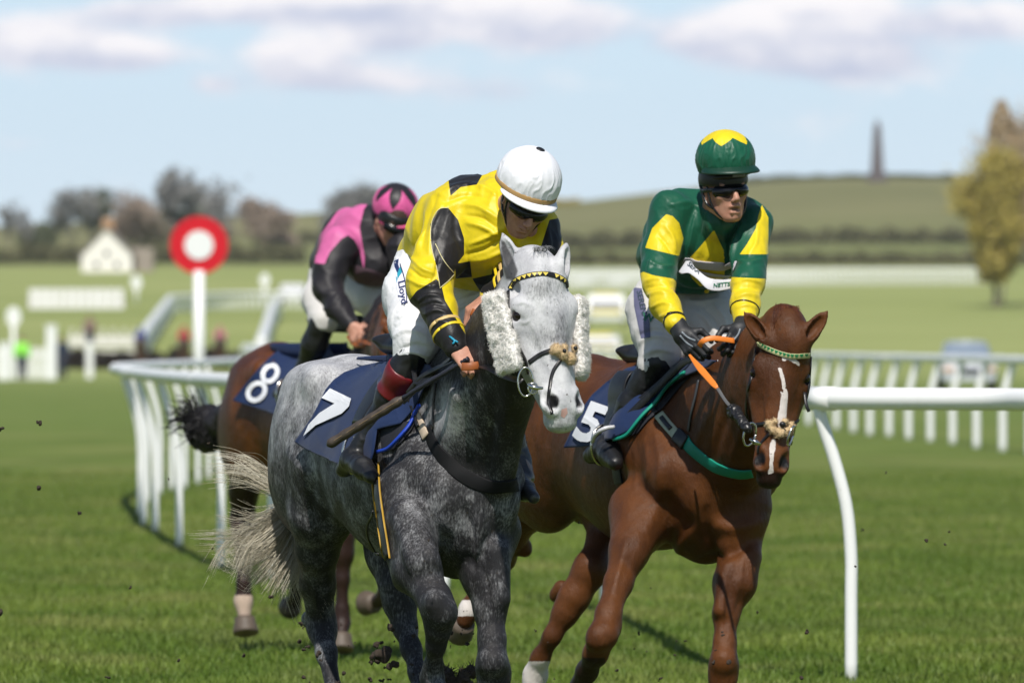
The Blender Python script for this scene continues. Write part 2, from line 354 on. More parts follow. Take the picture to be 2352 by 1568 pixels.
# ------------------------------------------------------------------ horses
class HF:                                             # head frame: x horse's left, y down the face from the poll, z out of the face
    def __init__(s, O, M, nhint, scale=1.0):
        s.O = np.array(O); s.a = nrm(M-O); n = np.array(nhint, float); n = nrm(n-s.a*(n@s.a)); s.n = n; s.l = np.cross(n, s.a); s.k = scale
        s.R = np.array([s.l, s.a, s.n])
    def __call__(s, x, y, z): return s.O+s.k*(x*s.l+y*s.a+z*s.n)
    def loc(s, V): return (V-s.O)@s.R.T/s.k
def horse_head(F, h, ears):
    k = h.k; w_ = getattr(h, 'w', 1.0); wf = lambda y: w_*float(np.interp(y, [.28,.50], [1.14,1.06]))
    E = lambda c, r, kk=.03, op='u': F.ell(h(c[0]*wf(c[1]),c[1],c[2]), np.array(r)*k*np.array([wf(c[1]),1,1]), h.R, kk*k, op)
    Cn = lambda a, ra, b, rb, kk=.03, op='u', flat=None: F.rc(h(a[0]*wf(a[1]),a[1],a[2]), ra*k, h(b[0]*wf(b[1]),b[1],b[2]), rb*k, kk*k, op, flat)
    E((0,.055,-.085),(.078,.115,.085))
    E((0,.16,-.07),(.088,.15,.072))
    Cn((0,.20,-.058),.062,(0,.50,-.052),.036,.04)
    for s in (-1,1):
        E((s*.070,.166,-.052),(.026,.040,.026),.025); E((s*.082,.222,-.078),(.016,.026,.022),.015)               # brow over the eye
        E((s*.084,.215,-.095),(.018,.034,.032),.02)
        E((s*.050,.17,-.165),(.045,.125,.120),.04)                # cheek
        Cn((s*.050,.26,-.115),.050,(s*.030,.47,-.085),.034,.04)   # side of the face
        Cn((s*.062,.262,-.085),.012,(s*.045,.36,-.085),.007,.02)  # facial crest
        Cn((s*.034,.27,-.215),.035,(s*.018,.50,-.142),.024,.04)   # jaw bars
        E((s*.036,.525,-.056),(.032,.056,.036),.025)              # nostril wing
        E((s*.016,.595,-.090),(.026,.026,.032),.02)
        E((s*.070,.095,-.062),(.018,.03,.02),.02,'s')             # hollow above the eye
    E((0,.535,-.078),(.047,.062,.050),.03)
    E((0,.590,-.098),(.036,.030,.036),.025)                       # upper lip
    E((0,.560,-.150),(.032,.045,.028),.025)                       # chin
    for s in (-1,1):
        Cn((s*.050,.512,-.026),.0165,(s*.042,.548,-.036),.0165,.012,'s')
        E((s*.060,.510,-.040),(.013,.026,.018),.012,'s')
        E((s*.084,.190,-.060),(.018,.021,.014),.010,'s')          # eye socket
        Cn((s*.046,.50,-.118),.004,(s*.03,.60,-.122),.005,.008,'s')
    Cn((-.03,.603,-.122),.005,(.03,.603,-.122),.005,.008,'s')
    Cn((0,-.01,-.09),.07,(0,.04,-.16),.07,.05)
    for base, tip, face, L in ears:                               # ears: leaf shapes hollowed at the front
        b = np.array(base); t = np.array(tip); ax = nrm(t-b); fn = np.array(face); fn = nrm(fn-ax*(fn@ax)); sd = np.cross(ax, fn)
        ln = np.linalg.norm(t-b); R = np.array([sd, ax, fn]); m = b+ax*ln*.42
        F.rc(b-ax*.01, .032*k, b+ax*ln*.25, .034*k, .03*k, flat=(fn, .8))
        F.ell(m, (.034*k, ln*.50, .026*k), R, .02*k); F.rc(b+ax*ln*.6, .020*k, t, .003*k, .02*k, flat=(fn, .6))
        F.ell(m+fn*.016*k+ax*ln*.03, (.021*k, ln*.40, .020*k), R, .008*k, 's')
def horse_body(F, O, th, wd=1.0, legs=(), neck=(), haunch=True):
    f = A(math.sin(th), -math.cos(th), 0); l = A(math.cos(th), math.sin(th), 0); u = A(0,0,1); R = np.array([f, l, u])
    B = lambda s, t, z: O+f*s+l*t+u*z
    E = lambda c, r, k=.06: F.ell(B(*c), r, R, k)
    E((.00,0,1.01),(.24,.185*wd,.30)); E((-.50,0,1.10),(.55,.262,.345)); E((-.86,0,1.15),(.42,.245,.29)); E((-1.17,0,1.22),(.38,.262,.285))
    F.rc(B(-.15,0,1.36), .13, B(-.60,0,1.33), .15, .08, flat=(l, .75))
    for t in (-1,1):
        F.rc(B(-.27,t*.12*wd,1.36), .10*wd, B(.06,t*.145*wd,1.06), .125*wd, .05)       # shoulder
        F.rc(B(-.20,t*.165*wd,1.20), .11*wd, B(-.02,t*.15*wd,.93), .10*wd, .05)
        E((.155,t*.085,1.00),(.075,.095,.125),.03)                          # breast muscles
        E((-1.22,t*.125,1.12),(.30,.155,.31),.07); E((-1.42,t*.11,1.08),(.13,.12,.24),.05)
        F.rc(B(-1.02,t*.17,1.40), .07, B(-1.30,t*.14,1.38), .08, .06)       # hip
    E((.19,0,.94),(.05,.028,.16),.03)
    F.rc(B(-1.5,0,1.36), .04, B(-1.58,0,1.25), .03, .05)
    for c in neck: F.chain(c, .09, flat=(l, .60))
    for c in legs: F.chain(c, .035)
    return B, f, l
def joint(F, pts, r=.02, k=.02):
    for p in pts: F.rc(p, r, p+A(0,0,.01), r, k)
def hooves(name, items, mat, parent):
    for p, d, r in items:                              # fetlock point, direction of the toe, radius
        d = nrm(d); q = p+d*.05; mb = MB(); n = 20; up = -nrm(d); v = nrm(np.cross(up, A(1,.2,.1))); w = np.cross(up, v); V = []
        for j, (h, rr) in enumerate([(0,.80),(.02,.86),(.06,1.0),(.075,1.04),(.082,1.0),(.082,.55)]):
            for i in range(n):
                a = 2*math.pi*i/n; V.append(p+d*h+(v*math.cos(a)+w*math.sin(a))*r*rr)
        Q = [(j*n+i, j*n+(i+1)%n, (j+1)*n+(i+1)%n, (j+1)*n+i) for j in range(5) for i in range(n)]
        mb.add(V, Q, [(0, i+1, i) for i in range(1, n-1)]+[(5*n, 5*n+i, 5*n+i+1) for i in range(1, n-1)]); mb.make(name, mat, parent)
def strands(rootf, n, parent, name, mat, seg=14, r=.0012, sides=3):
    mb = MB()
    for i in range(n):
        pts = rootf(i); pts = cr(pts, seg); rr = r*np.linspace(1, .35, seg)*RNG.uniform(.6, 1.3)
        mb.tube(pts, rr, sides, at=RNG.uniform())
    return mb.make(name, mat, parent)
def eye(h, s, parent, mat, r=.021):
    r = .023; mb = MB(); c = h(s*.0800*1.14*getattr(h,'w',1.),.190,-.058); n = 14; V = []; Q = []
    for i in range(n+1):
        for j in range(2*n):
            a = math.pi*i/n; b = math.pi*j/n; V.append(c+r*A(math.sin(a)*math.cos(b), math.sin(a)*math.sin(b), math.cos(a)))
    Q = [(i*2*n+j, (i+1)*2*n+j, (i+1)*2*n+(j+1)%(2*n), i*2*n+(j+1)%(2*n)) for i in range(n) for j in range(2*n)]
    mb.add(V, Q).make('eye', mat, parent)
def coat(name, lo, mid, dark, white, rough, dap, fur, nsc=9, spec=.25):
    m = Mt(name); dk = m.attr('dark'); wh = m.attr('white'); sk_ = m.attr('skin')
    n1 = m.noise(nsc, 5, .62); n2 = m.noise(dap, 3, .5, sc=(1,1,.8)); n3 = m.noise(160, 3, .6, sc=(1,1,.35)); n4 = m.noise(3.2, 3, .55)
    c = m.mix(m.mr(n1, .35, .66), lo, mid)
    if name == 'grey_coat':
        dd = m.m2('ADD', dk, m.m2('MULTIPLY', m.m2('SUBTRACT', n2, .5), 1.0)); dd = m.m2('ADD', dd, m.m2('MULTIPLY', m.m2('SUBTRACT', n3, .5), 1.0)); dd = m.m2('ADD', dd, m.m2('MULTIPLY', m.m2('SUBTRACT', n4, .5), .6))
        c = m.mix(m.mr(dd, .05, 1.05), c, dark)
    else:
        c = m.mix(m.mr(m.m2('ADD', dk, m.m2('MULTIPLY', m.m2('SUBTRACT', n1, .5), .5)), .3, .7), c, dark)
        c = m.mix(m.m2('MULTIPLY', n3, .35), c, tuple(x*.45 for x in mid))
    c = m.mix(m.mr(m.m2('ADD', wh, m.m2('MULTIPLY', m.m2('SUBTRACT', n3, .5), .6)), .35, .65), c, white)
    c = m.mix(m.m2('MULTIPLY', m.mr(m.noise(75, 2, .5), .69, .73), .65), c, (.045,.032,.020))
    c = m.mix(sk_, c, (.012,.011,.012))
    m.set(col=c, rough=m.mr(n3, .3, .7, rough-.06, rough+.1), spec=spec, sheen=.0)
    m.bump(m.m2('ADD', m.m2('MULTIPLY', n3, .8), m.m2('ADD', m.m2('MULTIPLY', m.noise(28, 3, .5, sc=(1,1,.6)), 3.), m.noise(fur, 4, .65, sc=(1,1,.3)))), .5, .004); return m.m
def finish(F, sm=1): V, Q = F.build(); V = smoothV(V, Q, sm, .5); return V, Q
M_eye = plain('eye_gloss', (.010,.006,.005), .16, var=.05, spec=.4)
M_hoof = plain('hoof_horn', (.10,.075,.055), .6, var=.45, nsc=25, bump=.3)
M_hoofd = plain('hoof_dark', (.045,.038,.034), .6, var=.4, nsc=25, bump=.3)
M_leather = plain('black_leather', (.012,.011,.011), .38, var=.3, nsc=60, bump=.15)
M_brown = plain('tan_leather', (.30,.085,.02), .5, var=.3, nsc=60, bump=.15)
M_steel = plain('bit_steel', (.62,.60,.56), .22, 1., var=.08)
M_navy = Mt('navy_cloth'); M_navy.set(col=M_navy.mix(M_navy.noise(7,4,.6), (.006,.017,.062), (.010,.028,.095)), rough=.72, sheen=.1, spec=.25); M_navy.bump(M_navy.noise(500,2,.5), .25, .001); M_navy = M_navy.m
M_white = plain('white_print', (.72,.73,.76), .6, var=.04)
EXT = {}
def wrinkle(V, Q, amp, sc, seed=1, aniso=(1,1,1), it=1):
    nn = vnormals(V, Q); p = V*np.array(aniso)*sc; w = np.stack([vnoise(p*.7, seed+5), vnoise(p*.7, seed+6), vnoise(p*.7, seed+7)], 1)*1.6
    r = 1-np.abs(2*vnoise(p+w, seed)-1); r2 = 1-np.abs(2*vnoise(p*2.1+w, seed+1)-1)
    return V+nn*(amp*(r**2-.35)+amp*.4*(r2**2-.35))[:,None]
# ---- the grey
def build_grey():
    T = empty('racehorse', P(1050, 784, 40)*A(1,1,0), 'dappled grey racehorse with white sheepskin cheek pieces galloping in front', 'horse', 'racehorses in the race')
    O = A((1050-CX)/650, 40, 0); th = math.radians(19)
    F = Field(.0062)
    h = HF(P(1247,595,39.3), P(1318,966,39.12), (.50,-1,.1), .97); h.w = 1.19
    J = lambda *q: [(P(x,y,d), r) for x,y,d,r in q]
    legs = [J((940,1130,39.95,.12),(943,1225,39.85,.092),(958,1310,39.7,.080),(998,1375,39.58,.056),(1008,1405,39.55,.056),(1006,1445,39.57,.040),(1002,1480,39.6,.029),(995,1530,39.68,.028),(992,1556,39.72,.036),(1012,1590,39.66,.030)),
            J((1120,1220,39.97,.12),(1112,1320,39.9,.078),(1126,1400,39.85,.052),(1130,1470,39.82,.043),(1131,1530,39.82,.053),(1130,1575,39.84,.044),(1128,1620,39.85,.031),(1125,1720,39.85,.029),(1125,1745,39.85,.037),(1132,1775,39.8,.032)),
            J((775,1080,40.95,.19),(738,1180,41.0,.115),(730,1260,41.08,.075),(730,1340,41.2,.060),(737,1425,41.3,.050),(741,1450,41.28,.046),(750,1500,41.2,.034),(768,1590,41.1,.029),(775,1675,41.0,.037),(790,1710,40.95,.032)),
            J((905,1150,41.0,.17),(905,1270,40.85,.10),(912,1340,40.8,.062),(918,1385,40.8,.056),(930,1440,40.78,.040),(945,1490,40.72,.032),(960,1545,40.66,.030),(975,1600,40.6,.038),(985,1640,40.6,.032))]
    neck = [J((1030,1010,40.2,.29),(1097,925,39.92,.25),(1155,820,39.65,.20),(1198,735,39.45,.160),(1222,672,39.36,.125))]
    B, f, l = horse_body(F, O, th, wd=.84, legs=legs, neck=neck)
    for x, y, d, r in ((722,1412,41.36,.030),(708,1425,41.4,.026),(1000,1385,39.5,.04),(1018,1412,39.52,.042),(1131,1522,39.77,.045),(906,1362,40.9,.034),(1150,1555,39.84,.035)): joint(F, [P(x,y,d)], r, .03)
    F.rc(P(935,1190,39.78), .07, P(972,1290,39.62), .055, .04); F.rc(P(905,1230,39.9), .05, P(930,1330,39.75), .04, .04)
    F.rc(P(1140,1270,39.85), .05, P(1146,1370,39.82), .04, .04)
    F.rc(P(1060,905,39.68), .045, P(1045,1040,39.85), .05, .05); F.rc(P(1185,930,39.62), .05, P(1150,1100,39.80), .05, .05)
    horse_head(F, h, [(P(1190,640,39.36), P(1154,534,39.40), (-.35,-1,.12), 1), (P(1285,636,39.32), P(1302,556,39.36), (.9,-.45,.1), 1)])
    V, Q = finish(F, 1); nn = vnormals(V, Q)
    V = V+nn*(.006*(fbm(V*9, 3, 3)-.45))[:,None]
    V = folds(V, Q, [([(1072,1170),(1084,1230),(1088,1300)],-.016,9),([(950,1190),(985,1250),(1012,1320)],.014,15),([(925,1230),(945,1300)],.010,12),([(948,1245),(972,1262),(985,1300),(1000,1340)],.004,2.6),([(925,1260),(938,1300),(960,1345)],.004,2.4),
        ([(1030,1200),(1050,1240),(1060,1290)],.010,14),([(1110,1200),(1125,1240),(1135,1290)],.012,16),([(1105,1300),(1120,1340),(1128,1400)],-.006,5),([(1140,1340),(1138,1400),(1135,1450)],.004,3),
        ([(1222,745),(1238,780),(1250,830)],.006,5),([(1228,735),(1245,780),(1262,850),(1275,880)],.0025,2.2),([(1236,700),(1250,730),(1262,790)],-.004,8),([(1255,690),(1272,760),(1292,830)],.003,7),([(1186,700),(1200,694),(1215,702)],.006,3.5),([(1192,738),(1206,742),(1218,734)],.005,3.),
        ([(720,1100),(715,1180),(735,1260)],-.010,12),([(760,1080),(770,1150),(765,1220)],.008,12),([(1000,960),(1010,1020),(990,1080)],.006,14),([(720,1330),(728,1400)],.006,5),([(1090,900),(1100,980),(1110,1060)],.006,10),([(1165,880),(1160,960),(1140,1050)],.008,12),([(1135,900),(1132,980),(1128,1060)],-.008,9)]); nn = vnormals(V, Q)
    px = topx(V); hl = h.loc(V); isf = sstep(-.03, .03, hl[:,1])*sstep(-.26,-.16, hl[:,2])*(px[:,1] < 1000)*(hl[:,2] > -.30)
    onhead = (px[:,1] < 1000)*(V[:,1] < 39.62)*sstep(-.27,-.20, hl[:,2])*(hl[:,1]>-.25)
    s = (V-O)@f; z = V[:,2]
    dk = .80+.08*sstep(-.35, .15, s)+.12*sstep(1.0, .7, z)  # dark grey coat, with some shade on chest and underside painted in
    dk = np.where(s < -.55, .44+.48*sstep(1.42, .95, z)-.16*sstep(1.42,1.50,z), dk)+.0  # quarters: lit croup top and shaded lower side added to the coat tone
    dk = dk+.18*sstep(-.1,.25,s)*sstep(1.0,1.25,z)  # darker neck: shade below the head put into the colour
    dk = dk-.75*np.exp(-(((px[:,0]-1035)/55)**2+((px[:,1]-955)/75)**2))*(V[:,1]<40.3)                # sunlit sheen on the shoulder, painted as a paler patch
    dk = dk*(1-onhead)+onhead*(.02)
    for cx, cy, rr, a in ((.02,.30,.05,.5),(-.03,.32,.035,.3),(.05,.16,.06,.35),(-.05,.12,.05,.3),(.05,.38,.03,.4),(0,.08,.05,.3),(-.06,.30,.04,.25),(.03,.23,.03,.3)):
        dk += onhead*a*np.exp(-((hl[:,0]-cx)**2+(hl[:,1]-cy)**2)/rr**2)
    dk += onhead*.35*sstep(-.10,-.2,hl[:,2])*sstep(.3,.1,hl[:,1])
    ear = onhead*sstep(-.02,-.06,hl[:,1]); dk += ear*.1
    d0 = np.minimum.reduce([np.linalg.norm(hl-np.array([sx*.051,.528,-.034]), axis=1) for sx in (-1,1)])
    nos = sstep(.030,.021,d0); d1 = np.minimum.reduce([np.linalg.norm((hl-np.array([sx*.098,.192,-.060]))*np.array([1,.8,1.2]), axis=1) for sx in (-1,1)])
    skin = np.clip(nos+sstep(.026,.020,d1)*.9, 0, 1)
    skin = np.maximum(skin, .85*(hl[:,1]>.596)*(np.abs(hl[:,2]+.122)<.006)*(np.abs(hl[:,0])<.04))
    # dark hollow of the near ear
    skin = np.maximum(skin, .85*sstep(2,-3, sdpoly(px, [(1150,548),(1160,556),(1178,590),(1190,622),(1182,646),(1162,642),(1150,600)]))*(V[:,1]<39.5)*(nn[:,1]<.2))
    mu = onhead*sstep(.52,.60,hl[:,1]); dk += mu*.30
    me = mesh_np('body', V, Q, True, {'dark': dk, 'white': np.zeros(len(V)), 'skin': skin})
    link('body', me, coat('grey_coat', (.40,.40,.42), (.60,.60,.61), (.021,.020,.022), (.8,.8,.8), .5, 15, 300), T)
    bv = bvh_of(V, Q); EXT['A'] = dict(T=T, bvh=bv, h=h, B=B, O=O, f=f, l=l)
    for sx in (-1,1): eye(h, sx, T, M_eye)
    hooves('hoof', [(P(1018,1600,39.64), A(.25,-.35,-1), .052),(P(1133,1782,39.78), A(.1,-.4,-1), .055),(P(793,1715,40.93), A(.1,-.4,-1), .055),(P(988,1645,40.6), A(.1,-.4,-1), .055)], M_hoofd, T)
    # pink snip on the nose
    decal('snip', bv, [[(1290,940),(1302,936),(1304,948),(1296,960),(1288,955)]], plain('pink_skin', (.55,.33,.29), .6), T, .001)
    # tail: pale strands thrown out to the left
    m = Mt('pale_tail_hair'); v = m.attr('v'); m.set(col=m.mix(m.mr(v,0,1,sm=False), (.34,.29,.20), (.74,.69,.56)), rough=.5, spec=.3); M_tail = m.m
    D = 41.55
    keys = [((690,1120),(600,1100),(530,1078),(500,1120),.03),((690,1130),(630,1120),(570,1085),(512,1082),.07),((690,1140),(620,1190),(560,1240),(540,1300),.10),((690,1140),(635,1180),(575,1205),(530,1200),.12),((690,1145),(640,1200),(585,1240),(535,1245),.12),
            ((700,1150),(655,1210),(610,1260),(575,1285),.22),((705,1150),(675,1220),(645,1290),(625,1325),.4),((710,1160),(695,1240),(675,1300),(655,1335),.35),
            ((715,1170),(705,1260),(700,1320),(735,1390),.12),((690,1110),(640,1060),(600,1000),(520,960),.01),((690,1130),(600,1160),(570,1140),(520,1120),.04),((700,1160),(640,1230),(580,1310),(540,1290),.1)]
    wts = np.array([k[4] for k in keys]); wts /= wts.sum()
    def root(i):
        k = keys[RNG.choice(len(keys), p=wts)]; j = RNG.normal(0, 1, 2); dd = RNG.normal(0, .05); pts = [P(680+RNG.normal(0,9), 1085+RNG.normal(0,10), D-.02)]
        for n_, q in enumerate(k[:4]): pts.append(P(q[0]+j[0]*(4+7*n_)+RNG.normal(0,2), q[1]+j[1]*(4+7*n_)+RNG.normal(0,2), D+dd*(n_+1)))
        return pts
    locks = [root(0) for _ in range(70)]
    def hair(i):
        L = locks[i % 70]; j = RNG.normal(0, 1, 3); return [p+j*A(.006,.006,.006)*(.4+.9*n_)+RNG.normal(0,.002,3) for n_, p in enumerate(L)]
    strands(hair, 1700, T, 'tail', M_tail, 20, .00135)
    # mane along the crest, forelock
    m = Mt('grey_mane_hair'); v = m.attr('v'); m.set(col=m.mix(m.mr(v,0,1,sm=False), (.025,.025,.027), (.36,.36,.37)), rough=.5, spec=.3)
    def root2(i):
        t = RNG.uniform(); x = 1062+t*125; y = 858-t*150+RNG.normal(0,4); d = 40.0-t*.6
        return [P(x,y-6,d), P(x-10+RNG.normal(0,5),y-14,d-.02), P(x-22+RNG.normal(0,8),y+8+RNG.normal(0,8),d-.06), P(x-24+RNG.normal(0,12),y+42+RNG.normal(0,16),d-.08)]
    strands(root2, 420, T, 'mane', m.m, 10, .0014)
    def root3(i):
        x = RNG.uniform(-.022,.026); return [h(x,-.03,-.02), h(x*1.2,-.045,.0), h(x*1.5+RNG.normal(0,.006),-.03-RNG.uniform(0,.02),.006), h(x*1.7+RNG.normal(0,.008),-.02+RNG.uniform(-.03,.02),.004)]
    strands(root3, 45, T, 'forelock', m.m, 8, .001)
    return T
def build_chestnut():
    T = empty('racehorse', P(1625,784,42.6)*A(1,1,0), 'chestnut racehorse with white blaze and teal breast girth on the right', 'horse', 'racehorses in the race')
    O = A((1622-CX)/610, 42.6, 0); th = math.radians(23); F = Field(.0078)
    h = HF(P(1806,742,41.75), P(1770,1110,41.62), (.06,-1,.05), .97)
    J = lambda *q: [(P(x,y,d), r) for x,y,d,r in q]
    legs = [J((1480,1180,42.6,.14),(1445,1262,42.42,.070),(1420,1340,42.3,.050),(1397,1410,42.2,.044),(1386,1455,42.15,.050),(1368,1500,42.2,.042),(1348,1540,42.3,.036),(1318,1600,42.45,.038),(1300,1640,42.5,.032)),
            J((1700,1170,42.5,.12),(1697,1273,42.45,.074),(1686,1341,42.4,.074),(1668,1409,42.35,.045),(1665,1477,42.3,.038),(1662,1530,42.3,.050),(1660,1560,42.3,.046),(1655,1610,42.3,.033),(1650,1700,42.3,.030),(1652,1730,42.3,.038),(1655,1755,42.28,.032)),
            J((1408,1090,43.6,.17),(1390,1180,43.5,.085),(1383,1245,43.4,.055),(1357,1307,43.3,.065),(1318,1372,43.3,.056),(1297,1409,43.3,.045),(1268,1460,43.3,.030),(1241,1511,43.35,.031),(1230,1550,43.4,.042),(1218,1590,43.4,.034)),
            J((1270,1030,44.0,.23),(1205,1130,44.05,.15),(1165,1215,44.15,.085),(1150,1280,44.3,.056),(1120,1330,44.4,.036),(1090,1378,44.5,.030),(1078,1400,44.5,.036),(1068,1425,44.5,.034))]
    neck = [J((1625,1010,42.65,.30),(1700,940,42.35,.26),(1755,870,42.05,.20),(1790,815,41.88,.150),(1802,790,41.82,.13))]
    B, f, l = horse_body(F, O, th, legs=legs, neck=neck)
    for x, y, d, r in ((1205,1262,44.2,.03),(1290,1355,43.4,.03),(1275,1370,43.42,.022),(1405,1445,42.2,.035),(1372,1470,42.12,.042),(1662,1520,42.26,.045)): joint(F, [P(x,y,d)], r, .03)
    F.rc(P(1480,1190,42.5), .06, P(1450,1270,42.36), .045, .06)
    F.rc(P(1718,1280,42.4), .05, P(1708,1340,42.36), .045, .03); F.rc(P(1674,1300,42.36), .035, P(1655,1400,42.3), .025, .03)
    horse_head(F, h, [(P(1760,782,41.75), P(1708,714,41.76), (-.15,-1,.1), 1), (P(1845,784,41.74), P(1902,713,41.76), (.25,-1,.1), 1)])
    V, Q = finish(F, 1); nn = vnormals(V, Q); V = V+nn*(.007*(fbm(V*8, 3, 13)-.45))[:,None]
    V = folds(V, Q, [([(1545,1280),(1580,1235),(1605,1200)],.016,14),([(1630,1200),(1690,1212),(1750,1195)],.018,18),([(1590,1292),(1670,1272),(1742,1235)],-.018,13),([(1625,1170),(1628,1230),(1640,1280)],-.014,10),([(1490,1210),(1515,1140),(1520,1080)],.012,16),([(1545,1190),(1530,1120),(1540,1050)],-.008,10),
        ([(1480,1010),(1488,1060),(1482,1110)],.005,6),([(1505,1000),(1515,1060),(1508,1120)],.005,6),([(1455,1020),(1462,1070),(1458,1120)],.005,6),([(1674,1330),(1670,1400),(1662,1470)],-.007,4),([(1690,1330),(1684,1400)],.006,6),([(1705,1275),(1700,1330),(1690,1380)],.008,7),([(1440,1240),(1425,1300),(1405,1370)],.010,8),
        ([(1770,880),(1765,930),(1760,980)],.006,6),([(1842,890),(1832,940)],.005,6),([(1752,895),(1760,940),(1768,1000)],.003,2.5),([(1640,930),(1610,990),(1590,1040)],.008,12),([(1680,930),(1650,1010),(1640,1060)],-.008,10),([(1720,930),(1700,1000),(1680,1060)],.008,10)]); nn = vnormals(V, Q)
    px = topx(V); hl = h.loc(V); s = (V-O)@f; z = V[:,2]; onhead = (V[:,1] < 42.0)*(px[:,1] < 1125)*sstep(-.30,-.2,hl[:,2])
    front = (V[:,1] < 41.8)
    wh = np.maximum.reduce([sstep(2.5,-2.5, sdpoly(px, p))*front for p in (
        [(1788,905),(1796,905),(1806,890),(1802,870),(1795,845),(1786,842),(1794,870),(1797,890),(1793,920),(1788,950),(1783,968),(1790,985),(1803,985),(1806,960),(1808,930),(1810,905),(1806,888)],
        [(1772,1008),(1782,1008),(1780,1035),(1775,1060),(1776,1085),(1764,1090),(1768,1060),(1767,1030)], [(1795,815),(1812,818),(1835,830),(1838,842),(1826,835),(1810,826),(1798,830)])])
    wh = np.maximum(wh, sstep(.40,.37,z)*(V[:,1] > 43.1)*(px[:,0] < 1300)*sstep(1511,1525,px[:,1]))
    wh = np.maximum(wh, (V[:,1] > 44.35)*sstep(1372,1382,px[:,1])*sstep(1418,1410,px[:,1])*(px[:,0]<1130))
    dk = .05+.0*z; dk = dk+.9*onhead*sstep(.545,.60,hl[:,1])+.9*sstep(1500,1520,px[:,1])*(px[:,0] < 1390)*(px[:,0] > 1290)*(V[:,1] < 42.8)
    d0 = np.minimum.reduce([np.linalg.norm(hl-np.array([sx*.051,.528,-.034]), axis=1) for sx in (-1,1)])
    d1 = np.minimum.reduce([np.linalg.norm((hl-np.array([sx*.098,.192,-.060]))*np.array([1,.8,1.2]), axis=1) for sx in (-1,1)])
    skin = np.clip(sstep(.034,.022,d0)+sstep(.028,.021,d1)*.9, 0, 1)
    me = mesh_np('body', V, Q, True, {'dark': dk, 'white': wh, 'skin': skin})
    link('body', me, coat('chestnut_coat', (.062,.021,.0065), (.130,.045,.012), (.016,.009,.008), (.68,.62,.58), .46, 14, 300, 4, .22), T)
    bv = bvh_of(V, Q); EXT['B'] = dict(T=T, bvh=bv, h=h, B=B, O=O, f=f, l=l)
    for sx in (-1,1): eye(h, sx, T, M_eye)
    hooves('hoof', [(P(1066,1430,44.5), A(-.3,.9,-.6), .055),(P(1216,1596,43.4), A(-.3,-.4,-1), .055),(P(1298,1645,42.5), A(-.3,-.4,-1), .055),(P(1656,1760,42.27), A(.1,-.4,-1), .055)], M_hoof, T)
    m = Mt('chestnut_mane_hair'); v = m.attr('v'); m.set(col=m.mix(m.mr(v,0,1,sm=False), (.05,.014,.008), (.16,.05,.02)), rough=.45, spec=.4)
    def root3(i):
        x = RNG.uniform(-.035,.035); return [h(x,-.045,-.08), h(x*1.1,-.065,-.05), h(x*1.2+RNG.normal(0,.008),-.055-RNG.uniform(0,.02),-.02), h(x*1.4+RNG.normal(0,.01),.0+RNG.uniform(-.03,.05),.006)]
    strands(root3, 160, T, 'forelock', m.m, 8, .0014)
    def root4(i):
        t = RNG.uniform(); x = 1570+t*190; y = 858-t*70+RNG.normal(0,3)+18*math.sin(t*3.1); d = 42.9-t*1.0
        return [P(x,y,d), P(x-4+RNG.normal(0,5),y-8,d), P(x-12+RNG.normal(0,6),y-3,d-.05), P(x-14+RNG.normal(0,8),y+14,d-.09)]
    strands(root4, 300, T, 'mane', m.m, 8, .002)
    return T
